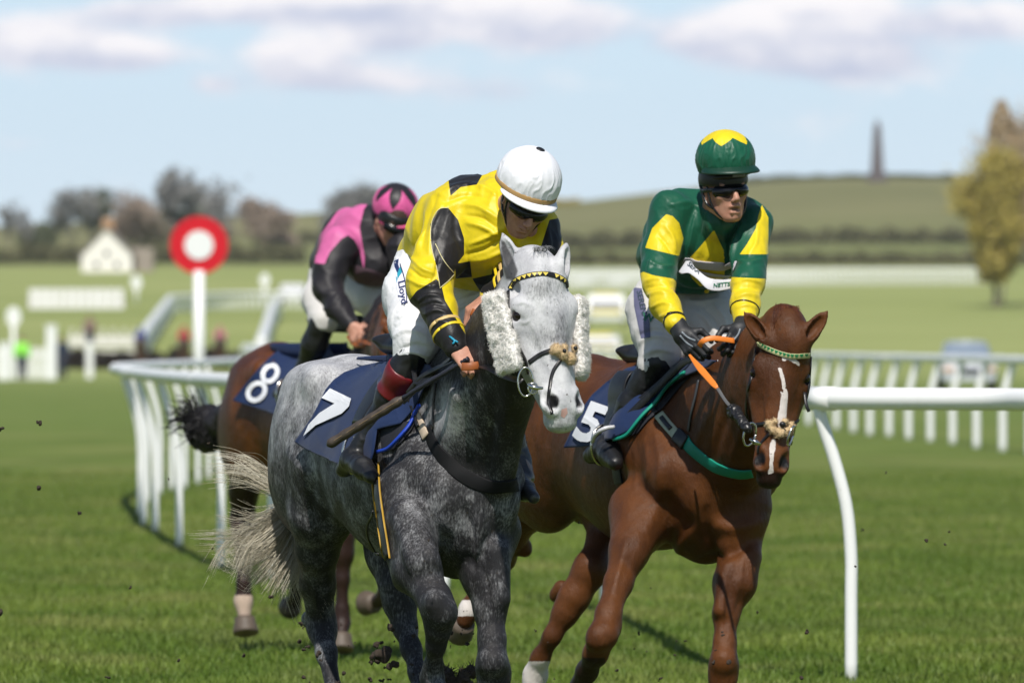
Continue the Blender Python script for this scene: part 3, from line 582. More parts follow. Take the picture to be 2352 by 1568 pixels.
def build_bay():
    T = empty('racehorse', P(800,784,55.3)*A(1,1,0), 'bay racehorse with a tied black tail behind the grey', 'horse', 'racehorses in the race')
    O = A((876-CX)/470, 55.2, 0); th = math.radians(25); F = Field(.011)
    h = HF(P(930,690,53.9), P(950,860,53.6), (.4,-1,.05), .98)
    J = lambda *q: [(P(x,y,d), r) for x,y,d,r in q]
    legs = [J((625,960,56.3,.22),(575,1060,56.3,.115),(560,1130,56.4,.070),(557,1195,56.45,.058),(558,1225,56.4,.050),(559,1280,56.35,.036),(560,1340,56.3,.032),(559,1380,56.3,.042),(561,1410,56.28,.034)),
            J((720,1000,56.2,.2),(705,1130,56.2,.085),(695,1220,56.35,.055),(690,1290,56.5,.034),(684,1345,56.7,.034),(676,1380,56.8,.038)),
            J((800,1060,55.3,.13),(790,1160,55.2,.075),(789,1230,55.15,.052),(788,1270,55.15,.05),(786,1330,55.15,.033),(785,1400,55.15,.031),(786,1430,55.15,.037),(785,1450,55.1,.032)),
            J((890,1080,55.1,.12),(900,1180,55.0,.07),(912,1280,54.9,.052),(902,1320,55,.035),(885,1360,55.1,.032),(868,1380,55.2,.036))]
    neck = [J((850,940,55.3,.30),(890,860,54.9,.25),(915,780,54.4,.19),(925,715,54.05,.14))]
    B, f, l = horse_body(F, O, th, legs=legs, neck=neck)
    F.ell(P(640,905,56.35), (.20,.28,.26), None, .08)
    horse_head(F, h, [(P(905,690,53.95), P(890,645,53.95), (-.2,-1,.1), 1), (P(955,690,53.9), P(975,645,53.9), (.2,-1,.1), 1)])
    V, Q = finish(F, 1); px = topx(V); z = V[:,2]
    dk = sstep(1.03,.80,z)+.0; dk = np.maximum(dk, sstep(-4, 6, 0*z-1)); dk += .25*sstep(540,520,px[:,0])
    wh = sstep(1362,1370,px[:,1])*sstep(1424,1415,px[:,1])*(px[:,0]<620)
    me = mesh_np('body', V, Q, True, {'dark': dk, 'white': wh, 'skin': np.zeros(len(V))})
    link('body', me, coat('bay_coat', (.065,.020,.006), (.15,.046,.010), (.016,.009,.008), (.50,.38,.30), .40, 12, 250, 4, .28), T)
    bv = bvh_of(V, Q); EXT['C'] = dict(T=T, bvh=bv, h=h, B=B, O=O, f=f, l=l)
    hooves('hoof', [(P(562,1418,56.27), A(.08,-.35,-1), .062),(P(672,1388,56.85), A(-.2,1,-.2), .058),(P(785,1456,55.08), A(0,-.4,-1), .058),(P(862,1385,55.25), A(-.7,.9,0), .060)], M_hoof, T)
    m = Mt('black_hair'); v = m.attr('v'); m.set(col=m.mix(m.mr(v,0,1,sm=False), (.006,.005,.006), (.03,.028,.03)), rough=.4, spec=.4)
    c = P(478,984,57.0)
    def root(i):
        d = RNG.normal(0,1,3); d /= np.linalg.norm(d); d2 = nrm(d+RNG.normal(0,.5,3)); R0 = .118
        if i < 900: return [c+d*R0*.4, c+d*R0*.8, c+nrm(d+d2*.35)*R0*1.0, c+nrm(d+d2*.8)*R0*1.04]
        d = nrm(A(-1,.0,.7)+RNG.normal(0,.45,3)); return [c+d*.05, c+d*.11, c+d*.15+A(0,0,RNG.normal(0,.02)), c+d*RNG.uniform(.18,.26)+A(0,0,-.02)]
    ob = strands(root, 1000, T, 'tail', m.m, 8, .0052)
    F = Field(.012); F.ell(c, (.100,.10,.125)); F.rc(c+A(.05,-.1,.03), .06, P(560,900,56.75), .04, .05); V, Q = F.build(); V = V+vnormals(V,Q)*(.012*(vnoise(V*40)-.5))[:,None]
    link('dock', mesh_np('dock', V, Q, True, {'v': vnoise(V*60)}), m.m, T)
    def root4(i):
        t = RNG.uniform(); x = 835+t*85+RNG.normal(0,6); y = 800-t*105+RNG.normal(0,8); d = 55.0-t*1.0
        return [P(x,y,d), P(x-5+RNG.normal(0,5),y-10,d), P(x-12+RNG.normal(0,6),y+3,d-.1), P(x-14+RNG.normal(0,8),y+25,d-.15)]
    strands(root4, 400, T, 'mane', m.m, 8, .003)
    return T
# ------------------------------------------------------------------ riders
def human_head(F, h, open_mouth=False):
    k = h.k; E = lambda c, r, kk=.012, op='u': F.ell(h(*c), np.array(r)*k, h.R, kk*k, op)
    Cn = lambda a, ra, b, rb, kk=.01, op='u': F.rc(h(*a), ra*k, h(*b), rb*k, kk*k, op)
    E((0,-.025,-.012),(.076,.098,.094)); E((0,.045,.030),(.056,.066,.058),.03)
    Cn((-.045,.05,-.01),.028,(-.018,.098,.048),.020,.02); Cn((.045,.05,-.01),.028,(.018,.098,.048),.020,.02)
    E((0,.102,.058),(.021,.015,.020),.015)
    for s in (-1,1):
        E((s*.042,.022,.060),(.020,.016,.020),.02); E((s*.032,-.010,.086),(.016,.010,.012),.01,'s')
        E((s*.031,-.010,.074),(.0125,.0125,.0125),.002); E((s*.077,.012,-.012),(.008,.030,.018),.006); E((s*.082,.012,-.006),(.004,.018,.009),.004,'s')
        E((s*.011,.041,.098),(.008,.007,.009),.006); E((s*.0065,.047,.103),(.0035,.003,.004),.003,'s')
    Cn((0,-.012,.084),.009,(0,.034,.109),.0115,.012); Cn((-.045,-.028,.074),.009,(.045,-.028,.074),.009,.02)
    o = .004 if open_mouth else 0
    Cn((-.018,.063,.084),.0055,(0,.060,.092),.007,.006); Cn((.018,.063,.084),.0055,(0,.060,.092),.007,.006)
    Cn((-.014,.077+2*o,.082),.0065,(.014,.077+2*o,.082),.0065,.008)
    E((0,.069+o,.097),(.019,.0022+o*1.2,.018),.003,'s'); E((0,.087,.094),(.014,.004,.008),.006,'s')
def hand(F, Wp, d, n, t, curl=(50,70,40), k=1.0, thumb=(.55,.7,.45), th2=(1,.1,.6)):
    d = nrm(d); n = nrm(np.array(n)-d*(np.array(n)@d)); t0 = np.cross(d, n); t = t0 if t0@np.array(t, float) > 0 else -t0
    F.rc(Wp-d*.03, .026*k, Wp+d*.02, .024*k, .015, flat=(n, .72))
    for i, (u, L, w) in enumerate(((.031,.044,.0095),(.011,.048,.0098),(-.010,.045,.0092),(-.029,.036,.0082))):
        w *= k; K = Wp+(d*(.086-.006*abs(i-1))+t*u)*k; F.rc(Wp+(d*.02+t*u*.7)*k, .013*k, K, w*1.12, .012)
        a = 0; p = K
        for c, ll, r0, r1 in zip(curl, (L, L*.62, L*.50), (1.08, .98, .9), (.98, .9, .78)):
            a += math.radians(c+3*i); q = p+(d*math.cos(a)+n*math.sin(a))*ll*k; F.rc(p, w*r0, q, w*r1, .0035); p = q
    b = Wp+(d*.022+t*.026)*k; q = b+nrm(d*thumb[0]+t*thumb[1]+n*thumb[2])*.042*k; F.rc(Wp+d*.01, .017*k, q, .0125*k, .012)
    r = q+nrm(d*th2[0]+t*th2[1]+n*th2[2])*.030*k; F.rc(q, .0115*k, r, .0105*k, .004); F.rc(r, .0105*k, r+nrm(d*th2[0]-t*.2+n*th2[2])*.022*k, .0085*k, .004)
M_skin = Mt('skin'); _v = M_skin.attr('dark'); M_skin.set(col=M_skin.mix(_v, M_skin.mix(M_skin.mr(M_skin.noise(35,4,.6),.35,.65), (.42,.20,.135), (.52,.27,.19)), (.022,.016,.014)), rough=.5, sss=.0, spec=.35); M_skin.bump(M_skin.noise(260,3,.6), .2, .002); M_skin = M_skin.m
M_breech = plain('white_breeches', (.74,.74,.76), .7, var=.04, nsc=12, bump=.4, bd=.01, sheen=.05)
M_breech2 = plain('stone_breeches', (.60,.58,.56), .65, var=.07, nsc=12, bump=.1)
M_boot = plain('boot_leather', (.010,.010,.011), .42, var=.3, nsc=40, bump=.18, spec=.5)
M_black = plain('black_plastic', (.010,.010,.010), .22, var=.1)
M_lens = plain('dark_lens', (.005,.005,.006), .22, var=.05, spec=.4)
M_glove = plain('black_glove', (.013,.014,.016), .55, var=.3, nsc=60, bump=.2)
def silk(name, base, cols, rough=.34, fine=40):
    rough = rough+.10      # cols: list of (attribute, colour); an attribute above zero shows its colour
    m = Mt(name); c = tuple(base)
    nn = m.noise(14, 4, .6)
    c = m.mix(m.mr(nn,.3,.7), tuple(x*.9 for x in base), base)
    for a, col in cols: c = m.mix(m.mr(m.attr(a), -.0004, .0004, sm=False), c, m.mix(m.mr(nn,.3,.7), tuple(x*.85 for x in col), col))
    m.set(col=c, rough=rough, spec=.35, sheen=.05)
    m.bump(m.m2('ADD', m.m2('MULTIPLY', m.noise(22, 3, .5, dist=1.6), 1.0), m.m2('MULTIPLY', m.noise(fine*9, 2, .5), .02)), .22, .008); return m.m
def jock(n): return [(P(x,y,d), r) for x,y,d,r in n]
def helmet(name, c, rad, ax, front, down, mat, T, cut, wr=.0035, peak=None, pm=None, attrs=None):
    # ax: up axis of the shell; cut: offset of the rim plane below the centre
    F = Field(.004); front = nrm(front-ax*(front@ax)); side = np.cross(front, ax); R = [side, front, ax]
    F.ell(c, rad, R); F.pl(c-ax*cut, -ax, .012); V, Q = finish(F, 1); V0 = V.copy()
    hgt = sstep(-cut+.01, .05, (V-c)@ax); ph = np.arctan2((V-c)@side, (V-c)@front); rr = np.sqrt(((V-c)@side)**2+((V-c)@front)**2)
    nn = vnormals(V, Q); q = np.stack([np.cos(ph)*4, np.sin(ph)*4, (V-c)@ax*14], 1)
    g = (1-np.abs(2*vnoise(q*1.7+vnoise(q, 3)[:,None]*1.5, 9)-1))**2
    V = V+nn*(wr*(g-.4)*sstep(.11,.05,(V-c)@ax))[:,None]
    at = attrs(V, (V-c)@side, (V-c)@front, (V-c)@ax) if attrs else {}
    link(name, mesh_np(name, V, Q, True, at), mat, T)
    return R
def shirt_band(mb, bvh, px, w, th, n=24): return surf_strap(bvh, px, w, th, n, .001, 'ray', mb)
def wristtie(bvh, c, ax, r, w, mat, name, T, rr=.012):
    ax = nrm(ax); u = nrm(np.cross(ax, A(.3,.2,1))); v = np.cross(ax, u); C = []; Nn = []
    for i in range(25):
        a = 2*math.pi*i/24; d = u*math.cos(a)+v*math.sin(a); q = c+d*(r+.05); hh = bvh.ray_cast(Vector(q), Vector(-d))
        p = np.array(hh[0]) if hh[0] is not None and np.linalg.norm(np.array(hh[0])-c) < r+.045 else c+d*r
        C.append(p); Nn.append(d)
    mb = MB(); mb.ribbon(C, Nn, w, .0025); return mb.make(name, mat, T)
def boot(name, chain, foot, T, mat=None, cuff=None):
    F = Field(.0055); F.chain(jock(chain), .03); F.chain(jock(foot), .02); V, Q = finish(F, 1); V = wrinkle(V, Q, .003, 28, 3)
    o = link(name, mesh_np(name, V, Q), mat or M_boot, T); return o, bvh_of(V, Q), V, Q
def rider_A():
    T = empty('person', P(1050,700,40.2), 'rider in yellow and black diamond silks and white helmet crouching over the grey horse', 'jockey', 'riders in the race')
    h = HF(P(1208,462,39.66), P(1183,518,39.704), (.25,-.88,-.42), 1.0)
    F = Field(.0048)
    human_head(F, h)
    F.rc(P(1150,500,39.95), .060, h(0,.02,-.06), .050, .03)
    F.ell(P(1125,515,40.0), (.15,.15,.14), None, .05); F.chain(jock([(1080,510,40.1,.115),(1020,560,40.35,.10),(978,600,40.5,.08)]), .05)
    F.chain(jock([(1042,490,39.95,.065),(1002,600,39.85,.056),(982,655,39.78,.048),(1003,712,39.72,.044),(1042,790,39.64,.030)]), .03)
    F.chain(jock([(1240,545,39.75,.06),(1242,610,39.75,.048),(1190,650,39.78,.042),(1128,680,39.82,.030)]), .03)
    hand(F, P(1050,803,39.62), P(1078,832,39.56)-P(1050,803,39.62), A(.3,.25,-.75), A(.7,-.2,.5), (35,75,45), 1.0)
    hand(F, P(1120,684,39.80), P(1085,708,39.78)-P(1120,684,39.80), A(.1,.15,-1), A(-.2,-1,.2), (40,70,40), 1.0)
    F.chain(jock([(978,600,40.5,.075),(948,690,40.3,.065),(955,785,40.05,.05),(915,880,40.08,.048),(872,965,40.15,.038),(820,1050,40.25,.034)]), .03)
    F.chain(jock([(1010,610,40.45,.075),(1065,700,40.2,.06),(1110,800,40.1,.058),(1140,900,40.15,.048),(1185,1040,40.2,.036),(1200,1100,40.15,.033)]), .03)
    V, Q = finish(F, 0); hl = h.loc(V); px = topx(V)
    brow = ((hl[:,1] < -.022)).astype(float)*(V[:,1] < 39.95)*(px[:,1] < 560)
    link('body', mesh_np('body', V, Q, True, {'dark': sstep(-.016,-.024,hl[:,1])*(px[:,1]<540)*.9}), M_skin, T)
    EXT['A']['body'] = bvh_of(V, Q); EXT['A']['hh'] = h
    # silks
    F = Field(.0052)
    F.ell(P(1130,515,39.99), (.165,.16,.155), None, .05); F.chain(jock([(1085,497,40.12,.148),(1035,535,40.33,.140),(985,585,40.48,.108)]), .06)
    F.chain(jock([(1120,540,39.93,.15),(1075,600,40.1,.125),(1120,605,39.98,.09)]), .05)
    F.rc(P(1150,425,40.02), .045, P(1165,505,39.85), .075, .05); F.rc(P(1230,520,39.80), .085, P(1150,500,39.95), .11, .05)
    F.chain(jock([(1040,478,39.94,.088),(1010,590,39.85,.082),(985,645,39.79,.070),(988,665,39.77,.066),(1008,715,39.72,.056),(1030,765,39.66,.044),(1046,800,39.625,.033)]), .03)
    F.chain(jock([(1236,530,39.76,.075),(1247,580,39.74,.070),(1236,625,39.74,.056),(1180,650,39.78,.050),(1128,678,39.815,.036)]), .03)
    for a, b, r in (((1040,430),(1110,520),.020),((1150,420),(1100,470),.02),((1170,450),(1120,540),.018),((1010,470),(960,560),.022),((985,500),(945,590),.02),((960,640),(1010,625),.014),((1150,580),(1090,620),.016),((1120,560),(1060,590),.015),((1000,560),(985,640),.012),((1180,560),(1200,600),.016)):
        pass
    F.ell(P(1072,665,40.15), (.13,.14,.045), None, .03, 's')
    F.chain(jock([(1195,560,39.62,.05),(1200,520,39.66,.05)]), .04, 's')
    V, Q = finish(F, 1); V = wrinkle(V, Q, .012, 6.0, 21, (1,.8,.6)); V = wrinkle(V, Q, .0025, 15, 31, (1.2,1,.45))
    V = folds(V, Q, [([(1012,445),(1060,425),(1110,430),(1148,452)],.010,6),([(1020,465),(1070,448),(1120,455)],-.008,5),([(1062,470),(1100,476),(1140,500)],.010,6),([(1072,495),(1105,500),(1140,522)],-.009,5),([(1075,512),(1110,522),(1150,545)],.010,6),([(1080,560),(1120,545),(1165,520)],.009,5),([(1072,585),(1115,572),(1155,548)],-.009,5),([(1075,600),(1120,592),(1170,570)],.010,6),
        ([(978,445),(956,500),(950,560)],.010,7),([(1002,452),(978,510),(968,570)],-.010,6),([(1015,470),(992,520),(985,580)],.009,5),([(942,590),(972,618),(1002,628)],.009,5),([(940,615),(965,635),(990,640)],-.009,4),([(938,640),(970,655),(1005,655)],.009,5),([(1135,610),(1165,598),(1195,590)],.008,5),([(962,690),(985,678),(1012,680)],.008,4),([(968,706),(995,695),(1018,700)],-.008,3.5),([(975,722),(1000,712),(1024,718)],.008,4),([(990,748),(1012,738),(1032,742)],.006,3.5),
        ([(1255,520),(1262,560),(1256,600)],.008,5),([(1160,430),(1170,480),(1160,530)],.012,7),([(1145,440),(1150,490)],-.010,5),([(1190,560),(1215,590),(1235,600)],.010,6),([(1010,590),(1000,630),(985,660)],-.009,4)])
    px = topx(V); S = 1/650.
    k1 = sdpoly(px, [(1030,478),(1052,505),(1066,548),(1066,585),(1048,608),(1042,632),(1012,664),(1002,610),(990,565),(988,515),(1008,480)])
    k2 = np.minimum.reduce([sdpoly(px, p) for p in ([(1046,606),(1080,600),(1084,636),(1046,640)],[(1085,640),(1138,628),(1145,648),(1128,652),(1106,674),(1092,652)],[(1030,415),(1062,396),(1110,398),(1095,424),(1058,430),(1035,450)],
        [(1262,505),(1290,500),(1290,560),(1266,620),(1215,650),(1180,660),(1185,630),(1235,590)],[(1130,620),(1180,600),(1190,640),(1130,660)],[(1000,392),(1012,385),(1016,402),(1008,410)])])
    # forearms: black below a pointed seam
    k3 = np.where(V[:,1] < 39.84, sdpoly(px, [(1003,640),(1015,660),(1022,690),(1150,900),(960,900),(940,690),(957,668)]), 50)
    k4 = np.where(px[:,0] > 1110, sdpoly(px, [(1110,640),(1180,615),(1230,640),(1260,640),(1200,760),(1000,760)]), 50)
    yel = -np.minimum(np.minimum(k1, k2), np.minimum(k3, k4))*S
    mats = silk('yellow_black_silk', (.72,.56,.008), [('blk', (.012,.011,.012))], .36)
    link('jacket', mesh_np('jacket', V, Q, True, {'blk': yel}), mats, T); bj = bvh_of(V, Q); EXT['A']['jacket'] = bj
    seam = plain('pale_seam', (.62,.56,.30), .6)
    mb = MB()
    for p in ([(1030,478),(1008,480),(990,515),(990,565),(1002,610),(1010,660)],[(1010,662),(1030,645),(1043,630)],[(1000,560),(1020,600),(1043,628)]): surf_strap(bj, p, .003, .0012, 20, mb=mb)
    mb.make('piping', seam, T)
    gold = plain('gold_band', (.60,.42,.16), .5); yb = plain('yellow_band', (.75,.55,.02), .45)
    ax = P(1046,800,39.625)-P(1008,715,39.72)
    wristtie(bj, P(1024,752,39.68), ax, .047, .013, gold, 'cuff_band', T); wristtie(bj, P(1031,766,39.66), ax, .045, .011, yb, 'cuff_band', T)
    ax = P(1128,678,39.815)-P(1236,625,39.74)
    wristtie(bj, P(1166,653,39.79), ax, .05, .013, gold, 'cuff_band', T); wristtie(bj, P(1154,662,39.797), ax, .048, .011, yb, 'cuff_band', T)
    # breeches
    F = Field(.0052); F.chain(jock([(985,590,40.5,.112),(948,680,40.32,.102),(952,740,40.15,.088),(958,788,40.05,.074),(938,835,40.05,.056)]), .04)
    F.chain(jock([(1010,610,40.45,.112),(1068,700,40.2,.098),(1112,795,40.1,.072),(1130,850,40.12,.06)]), .04)
    V, Q = finish(F, 1); V = wrinkle(V, Q, .006, 9, 41, (1,1,.6)); V = wrinkle(V, Q, .002, 25, 51)
    V = folds(V, Q, [([(906,772),(935,758),(975,768)],.009,5),([(910,752),(940,742),(968,748)],-.008,4),([(912,728),(945,722)],.007,5),([(1020,725),(1060,705),(1098,690)],.010,5),([(1018,700),(1055,682),(1090,668)],-.009,4),([(1022,678),(1060,660)],.008,5),([(918,815),(950,808),(985,818)],.010,5),([(925,800),(955,792),(985,800)],-.008,4),([(1040,760),(1075,740),(1100,735)],.008,5),([(905,590),(925,610),(940,650)],.005,5)])
    link('breeches', mesh_np('breeches', V, Q), M_breech, T); bb = bvh_of(V, Q)
    # sponsor panel on the thigh
    navy = plain('logo_navy', (.012,.025,.11), .6); teal = plain('logo_teal', (.02,.30,.42), .6); pw = plain('panel_white', (.72,.72,.80), .6)
    pnl = [(905,600),(918,592),(928,640),(934,665),(930,700),(926,700),(912,668),(906,640)]
    decal('thigh_panel', bb, [[(903,598),(917,590),(921,608),(928,630),(931,660),(935,690),(929,702),(918,690),(908,650)]], pw, T, .004)
    decal('thigh_logo', bb, [[(904,600),(916,594),(914,606),(919,622),(912,626),(906,612)]], navy, T, .006)
    decal('thigh_logo', bb, [[(912,628),(919,612),(925,622),(913,640)],[(909,632),(913,640),(911,650)]], teal, T, .0065)
    decal('thigh_letters', bb, text_polys('Lloyd', (914,646), (.16,1), (.85,-.25), 24, .02), navy, T, .0065, 3)
    mb = MB(); surf_strap(bb, [(921,608),(928,630),(933,660),(935,690),(929,702)], .0035, .001, 20, .005, mb=mb); mb.make('panel_edge', navy, T)
    # boots
    o, bt, V, Q = boot('boot', [(948,815,40.03,.060),(925,860,40.05,.055),(898,910,40.10,.051),(868,965,40.13,.041),(838,1015,40.15,.034),(815,1045,40.15,.035)],
         [(790,1078,40.24,.028),(808,1056,40.16,.038),(834,1074,40.03,.037),(856,1096,39.95,.024)], T)
    mbx = MB(); surf_strap(bt, [(905,838),(922,850),(945,870)], .002, .001, 10, mb=mbx)
    red = plain('maroon_cuff', (.13,.006,.010), .4, var=.25, nsc=20)
    dn = nrm(P(868,965,40.15)-P(925,860,40.05)); c0 = P(921,866,40.06); F = Field(.005); F.chain(jock([(940,830,40.04,.063),(925,860,40.05,.060),(898,910,40.10,.056),(875,950,40.13,.048)]), .03)
    F.pl(c0-dn*.040, -dn, .004); F.pl(c0+dn*.075, dn, .004); V, Q = finish(F, 0); link('boot_cuff', mesh_np('boot_cuff', V, Q), red, T)
    decal('boot_letters', bt, text_polys('BB', (921,808), (.9,.42), (.42,-.9), 16, .02), M_white, T, .003, 3)
    boot('boot', [(1135,860,40.12,.06),(1165,960,40.18,.05),(1190,1060,40.2,.042),(1200,1095,40.16,.042)], [(1192,1104,40.15,.038),(1206,1126,40.0,.034),(1226,1142,39.9,.021)], T, plain('scuffed_boot', (.035,.036,.04), .3, var=.4, nsc=30, bump=.2))
    # helmet
    up = nrm(A(.16,-.42,.86)); fr = nrm(A(.42,-1,-.1)); c = P(1215,412,39.64)
    wht = plain('white_helmet_silk', (.80,.80,.84), .45, var=.03, nsc=20, bump=.1)
    up = nrm(A(.34,-.32,.88)); 
    R = helmet('helmet', c, A(.113,.128,.118), up, fr, None, wht, T, .045)
    EXT['A']['hel'] = (c, R)
    side, frn, ax = R
    def ring(a, rr, z): return c+side*math.sin(a)*rr*.113/.128+frn*math.cos(a)*rr+ax*z
    mb = MB(); n = 33; pts = [ring(a, .128*math.sqrt(1-(z/.118)**2)+.001, z) for a in np.linspace(-2.4,2.4,n) for z in (-.028,)]
    mb.ribbon(pts, [nrm(p-c-ax*((p-c)@ax)) for p in pts], .016, .003); mb.make('helmet_band', plain('tan_elastic', (.42,.25,.09), .6), T)
    # peak
    mb = MB(); V = []; m = 21
    for j, (ex, dz) in enumerate(((0,0),(.018,-.003),(.034,-.010),(.042,-.017),(.038,-.021),(.02,-.012),(.0,-.008))):
        for a in np.linspace(-1.25,1.25,m): V.append(ring(a, .120+ex*max(0,math.cos(a*1.2))**.6, -.036+dz*(.4+.6*math.cos(a))))
    Q = [(j*m+i, j*m+i+1, (j+1)*m+i+1, (j+1)*m+i) for j in range(6) for i in range(m-1)]; mb.add(V, Q); mb.make('peak', wht, T)
    mb = MB(); top = c+ax*.118; V = []
    F = Field(.003); F.ell(top, (.017,.017,.005), R); V, Q = F.build(); link('button', mesh_np('button', V, Q), M_boot, T)
    # dark skull cap under the silk, goggles, chin strap
    F = Field(.004); F.ell(h(0,-.030,-.004), (.086,.080,.101), h.R, .01); F.pl(h(0,.0,0), h.a-h.n*.25, .006); F.pl(h(0,-.07,0), -h.a, .006); V, Q = finish(F, 1); link('helmet_liner', mesh_np('helmet_liner', V, Q), M_boot, T)
    goggles(h, T, M_lens, M_black)
    mb = MB(); mb.tube(cr([h(-.080,-.03,.02), h(-.068,.05,.03), h(-.036,.10,.045), h(0,.118,.052), h(.036,.10,.045), h(.068,.05,.03), h(.080,-.03,.02)], 24), .0045, 6)
    mb.tube(cr([h(-.084,-.03,-.03), h(-.076,.04,-.0), h(-.064,.062,.028)], 10), .0045, 6); mb.make('chin_strap', M_black, T)
    mb = MB(); dd = .1
    mb.ribbon([h(.012+dx, -.048+dy, .103) for dx, dy in ((0,-.014),(.016,0),(0,.014),(-.016,0),(0,-.014),(.008,-.007))], [h.n]*6, .0025, .003); mb.make('badge', plain('badge_green', (.10,.16,.01), .5), T)
    # blue tape at the wrist
    mb = MB(); mb.tube(cr([P(1032,772,39.60),P(1044,782,39.585),P(1040,790,39.585)],8), .004); mb.tube(cr([P(1038,778,39.59),P(1052,786,39.58)],5), .0035); mb.make('wrist_tape', plain('blue_tape', (.01,.28,.45), .5), T)
    return T
def goggles(h, T, lens, band):
    F = Field(.0032); F.ell(h(0,.004,.018), (.082,.042,.095), h.R, .004); F.pl(h(0,0,.052), -h.n, .004)
    F.ell(h(0,.034,.11), (.020,.028,.04), h.R, .006, 's')
    V, Q = finish(F, 1); link('goggles', mesh_np('goggles', V, Q), lens, T)
    mb = MB(); pts = [h(.0835*math.sin(a), -.006, -.010+.097*math.cos(a)) for a in np.linspace(.75, 2*math.pi-.75, 30)]
    mb.ribbon(pts, [nrm(p-h(0,-.006,-.01)) for p in pts], .016, .003); mb.make('goggle_strap', band, T)
def rider_B():
    T = empty('person', P(1600,700,42.8), 'rider in green and yellow silks with yellow sleeves sitting up on the chestnut horse', 'jockey', 'riders in the race')
    h = HF(P(1664,438,42.38), P(1673,540,42.38), (.42,-1,-.08), 1.0)
    F = Field(.0052); human_head(F, h, True)
    F.rc(P(1635,500,42.55), .062, h(0,.03,-.03), .055, .03)
    F.ell(P(1625,550,42.6), (.16,.13,.15), None, .05); F.chain(jock([(1600,590,42.75,.12),(1565,650,42.95,.12)]), .05)
    F.chain(jock([(1540,490,42.5,.055),(1516,590,42.45,.046),(1515,640,42.35,.040),(1538,700,42.2,.035),(1560,752,42.1,.028)]), .03)
    F.chain(jock([(1732,510,42.5,.05),(1722,590,42.4,.043),(1716,650,42.3,.038),(1710,730,42.15,.028)]), .03)
    F.chain(jock([(1560,650,42.95,.12),(1510,730,42.8,.09),(1520,805,42.68,.06),(1455,930,42.75,.042),(1395,1020,42.85,.035)]), .03)
    F.chain(jock([(1600,660,42.98,.10),(1640,750,42.80,.07),(1680,830,42.7,.05),(1720,960,42.75,.042),(1740,1040,42.85,.035)]), .03)
    V, Q = finish(F, 0); hl = h.loc(V); px = topx(V)
    link('body', mesh_np('body', V, Q, True, {'dark': np.maximum(sstep(-.018,-.026,hl[:,1])*(px[:,1] < 480)*.9, .55*(hl[:,2]>.05)*sstep(.010,.004,np.abs(hl[:,1]-.073))*(np.abs(hl[:,0])<.014)*(px[:,1]<520))}), M_skin, T)
    # gloves
    F = Field(.0042)
    hand(F, P(1563,762,42.08), P(1592,800,42.03)-P(1563,762,42.08), A(.6,.3,-.5), A(.9,-.3,.5), (30,65,45), 1.08)
    F.rc(P(1558,748,42.1), .034, P(1566,768,42.07), .033, .02)
    hand(F, P(1704,752,42.1), P(1692,785,42.02)-P(1704,752,42.1), A(-.5,.3,-.6), A(-.9,-.3,.4), (35,65,45), 1.08)
    F.rc(P(1709,738,42.13), .033, P(1703,756,42.09), .033, .02)
    V, Q = finish(F, 0); link('gloves', mesh_np('gloves', V, Q), M_glove, T); gb = bvh_of(V, Q)
    gm = plain('grey_piping', (.22,.25,.28), .5); mb = MB()
    for p in ([(1566,762),(1580,775),(1598,782)],[(1562,770),(1576,786),(1592,796)],[(1700,755),(1695,768),(1684,782)],[(1708,758),(1702,774),(1696,790)]): surf_strap(gb, p, .006, .0015, 10, mb=mb)
    mb.make('glove_piping', gm, T)
    # silks
    F = Field(.0056)
    F.ell(P(1630,540,42.58), (.185,.14,.155), None, .05); F.chain(jock([(1612,585,42.68,.145),(1585,640,42.85,.135)]), .05); F.ell(P(1540,560,42.9), (.10,.13,.14), None, .06)
    F.rc(P(1505,585,43.0), .07, P(1530,640,42.98), .075, .05)
    F.rc(P(1560,480,42.58), .07, P(1720,498,42.58), .065, .06); F.chain(jock([(1640,470,42.56,.055),(1650,510,42.44,.06)]), .04)
    F.chain(jock([(1540,487,42.5,.078),(1520,575,42.45,.070),(1513,625,42.38,.062),(1514,655,42.32,.055),(1530,700,42.2,.048),(1553,742,42.11,.037)]), .03)
    F.chain(jock([(1732,512,42.5,.066),(1722,590,42.4,.060),(1718,650,42.3,.056),(1713,700,42.2,.048),(1710,738,42.14,.036)]), .03)
    F.ell(P(1600,700,42.8), (.20,.22,.055), None, .02, 's')
    V, Q = finish(F, 1); V = wrinkle(V, Q, .011, 7, 61, (1,1,.6)); V = wrinkle(V, Q, .0025, 17, 71, (1.2,1,.5))
    V = folds(V, Q, [([(1598,490),(1585,550),(1572,610)],.012,6),([(1612,500),(1600,560),(1590,600)],-.010,5),([(1628,505),(1632,560),(1620,610)],.008,6),([(1655,515),(1665,560),(1668,600)],.009,6),([(1705,515),(1685,560),(1675,610)],.011,6),([(1692,520),(1674,560)],-.009,4),([(1530,520),(1545,545),(1552,575)],.009,5),([(1512,540),(1530,560),(1545,585)],-.008,4),([(1490,600),(1520,612),(1548,610)],.007,4),
        ([(1484,645),(1510,640),(1540,648)],.009,4.5),([(1486,662),(1512,655),(1540,662)],-.009,4),([(1488,678),(1515,670),(1540,674)],.009,4.5),([(1498,705),(1522,695),(1545,700)],.007,4),([(1515,728),(1540,718)],.006,3.5),([(1695,598),(1720,604),(1748,596)],.008,4.5),([(1690,650),(1715,642),(1745,648)],.009,4.5),([(1692,665),(1715,658),(1742,664)],-.009,4),([(1692,682),(1715,675),(1740,680)],.009,4.5),([(1694,706),(1715,700),(1736,706)],.006,4),
        ([(1555,640),(1590,655),(1640,650)],.009,6),([(1560,660),(1600,668),(1650,662)],-.008,4),([(1500,590),(1488,620)],.010,5),([(1540,470),(1580,465),(1610,480)],.008,6),([(1740,520),(1735,560),(1720,585)],.008,5)])
